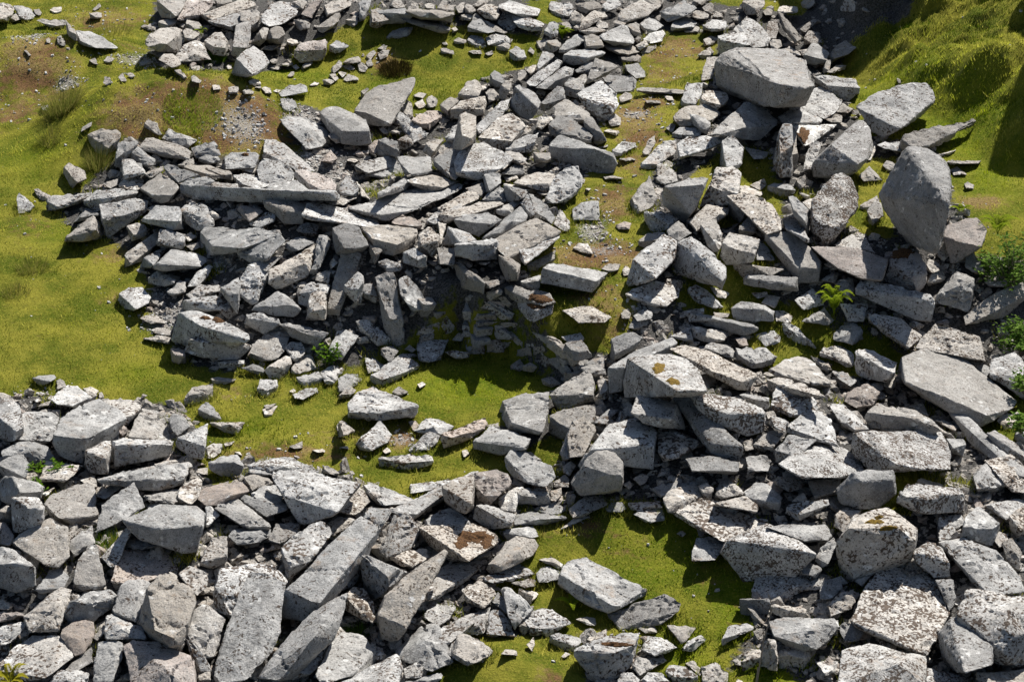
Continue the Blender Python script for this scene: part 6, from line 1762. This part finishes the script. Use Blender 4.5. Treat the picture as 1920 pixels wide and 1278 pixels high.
def bush(px, py, h, spread, n, seed, label, lift=0):
    rn_ = random.Random(seed); p = hit(px, py, lift); r = bpy.data.objects.new("leafy_bush", None); COL.objects.link(r); r.location = p
    tag(r, label, "bush"); Lf = LeafMesh(); St = LeafMesh()
    for i in range(n):
        a = rn_.uniform(0, 6.28); k = rn_.random()**.5
        tip = Vector((cos(a)*spread*k, sin(a)*spread*k, h*rn_.uniform(.35, 1)*(1.15-.5*k)))
        mid = tip*.5+Vector((rn_.uniform(-.1, .1), rn_.uniform(-.1, .1), h*.1)); pts = [Vector((0, 0, -.1)), mid, tip]
        St.stem(pts, .013, .003, rn_.random())
        for j in range(26):
            t = .3+.7*j/25; q = mid.lerp(tip, max(0, t*2-1)) if t > .5 else Vector((0, 0, 0)).lerp(mid, t*2)
            q = q+Vector((rn_.gauss(0, .06), rn_.gauss(0, .06), rn_.gauss(0, .06)))
            b = rn_.uniform(0, 6.28); d = Vector((cos(b), sin(b), rn_.uniform(-.5, .6))).normalized()*.12*rn_.uniform(.6, 1.2)
            Lf.leaf(q, d, .032, Vector((rn_.uniform(-.6, .6), rn_.uniform(-.6, .6), 1)), rn_.random())
    St.build("stem", TWIGM, r); Lf.build("foliage", BUSHM, r)
bush(1893, 545, 1.5, .85, 46, 1, "leafy green bush growing from the stones at the right margin")
bush(1915, 660, .75, .65, 34, 2, "dark leafy bush low over the long pale slab at the right margin", .2)
bush(1925, 735, .5, .4, 14, 3, "small dark bush sprig beside the huge oblong block", .3)
bush(1915, 805, .4, .3, 10, 4, "last small bush sprig above the long lying pillar", .3)
def twig():
    p = hit(1418, 1290); r = LeafMesh(); L = lambda px, py: Vector(at_y(px, py, p[1]))-Vector(p)
    r.stem([L(1416, 1300), L(1423, 1255), L(1432, 1200), L(1443, 1160), L(1446, 1128), L(1440, 1115)], .016, .006, .6)
    r.stem([L(1432, 1205), L(1431, 1185), L(1430, 1172)], .009, .005, .4)
    r.stem([L(1416, 1290), L(1420, 1262), L(1421, 1250)], .013, .008, .9)
    r.stem([L(1443, 1160), L(1450, 1130), L(1438, 1108)], .005, .003, .4)
    o = r.build("dead_twig", TWIGM); o.location = p; tag(o, "bare dead twig standing upright in the grass at the bottom", "twig")
twig()
# moss cushions lying on their stones
def cushion(px, py, rx, ry, mat, hgt=.05, seed=0):
    d = Vector(ray(px, py)).normalized(); loc, nrm, fi, _ = BVH.ray_cast(Vector(ORG), d)
    if loc is None: return
    ob = BO[fi]; rn_ = random.Random(seed); rings = 7; seg = 22; V = []; F = []
    ph = [rn_.uniform(0, 6.28) for _ in range(3)]
    def cast(x, y):
        dd = Vector(ray(x, y)).normalized(); l, n_, f_, _ = BVH.ray_cast(Vector(ORG), dd)
        if l is None or BO[f_] is not ob or (l-loc).length > 1.6: return None
        return l
    V.append(loc+Vector((0, 0, hgt)))
    grid = {}
    for i in range(1, rings+1):
        for j in range(seg):
            a = 2*pi*j/seg; k = i/rings; e = 1+.22*sin(2*a+ph[0])+.16*sin(5*a+ph[1])+.1*sin(9*a+ph[2])
            l = cast(px+cos(a)*rx*k*e, py+sin(a)*ry*k*e)
            if l is None: l = V[grid[(i-1, j)]] if i > 1 else loc; l = Vector(l)
            else: l = l+Vector((0, 0, hgt*max(0, 1-k**2)*(1+.5*mnoise.noise(l*9))-.006*(k > .95)+.003))
            grid[(i, j)] = len(V); V.append(l)
    for j in range(seg): F.append([0, grid[(1, j)], grid[(1, (j+1) % seg)]])
    for i in range(1, rings):
        for j in range(seg): F.append([grid[(i, j)], grid[(i+1, j)], grid[(i+1, (j+1) % seg)], grid[(i, (j+1) % seg)]])
    me = new_mesh("moss_patch", [v-ob.location for v in V], F)
    for p_ in me.polygons: p_.use_smooth = True
    add_obj("moss_patch", me, mat, ob)
for i, (px, py, rx, ry, mt) in enumerate([(410,600,14,5,0),(385,596,9,4,0),(1012,560,24,8,0),(1008,573,16,8,0),(890,1006,30,14,0),(866,1018,16,9,0),(912,1018,14,9,0),(1742,907,20,5,1),
    (1640,978,15,5,1),(1665,990,16,5,1),(1690,475,26,10,0),(1503,258,13,20,0),(1648,970,8,3,1),(460,290,6,4,0),(556,372,9,7,1),(1158,1208,34,4,0),
    (560,845,16,4,0),(590,838,14,4,0),(700,845,8,4,0),(1235,690,14,9,1),(1262,715,14,6,1),(1000,252,7,4,0),(1380,640+10,8,5,0),(1700,540,16,5,0),(1150,612,0,0,0)]):
    if rx: cushion(px, py, rx, ry, MOSSY if mt else MOSSB, .04, i)

# the crag on the hillside just beyond the frame, which throws the dark shade over the slope
def crag(shadow, label, seed, w_, d_, h_):
    px, py, zt = shadow; g = hit(px, py); t = zt/SUND.z
    c = Vector(g)+SUND*t                                # where the crag's top stands
    gx_, gy_ = c.x, c.y; base = h_at(gx_, gy_)
    bm = bmesh.new(); rn_ = random.Random(seed); top = c.z
    P = []
    for k in range(5):
        f = k/4; z = base-.5+(top-base+.5)*f; s = 1-.55*f**1.5
        for j in range(9):
            a = 2*pi*j/9; P.append((gx_+cos(a)*w_*s*rn_.uniform(.8, 1.15), gy_+sin(a)*d_*s*rn_.uniform(.8, 1.15), z+rn_.uniform(-.2, .2)))
    me, org = make_stone_mesh("crag", np.array(P), mpp(gy_), 'g', seed, 14)
    o = add_obj("crag", me, SOILM); o.location = org; tag(o, label, "crag")
crag((1975,60,6.0), "tall dark crag standing on the hillside beyond the grass", 71, 2.2, 2.4, 6)
crag((1945,190,5.0), "lower dark crag standing on the hillside in front of the tall one", 72, 1.6, 1.8, 6)
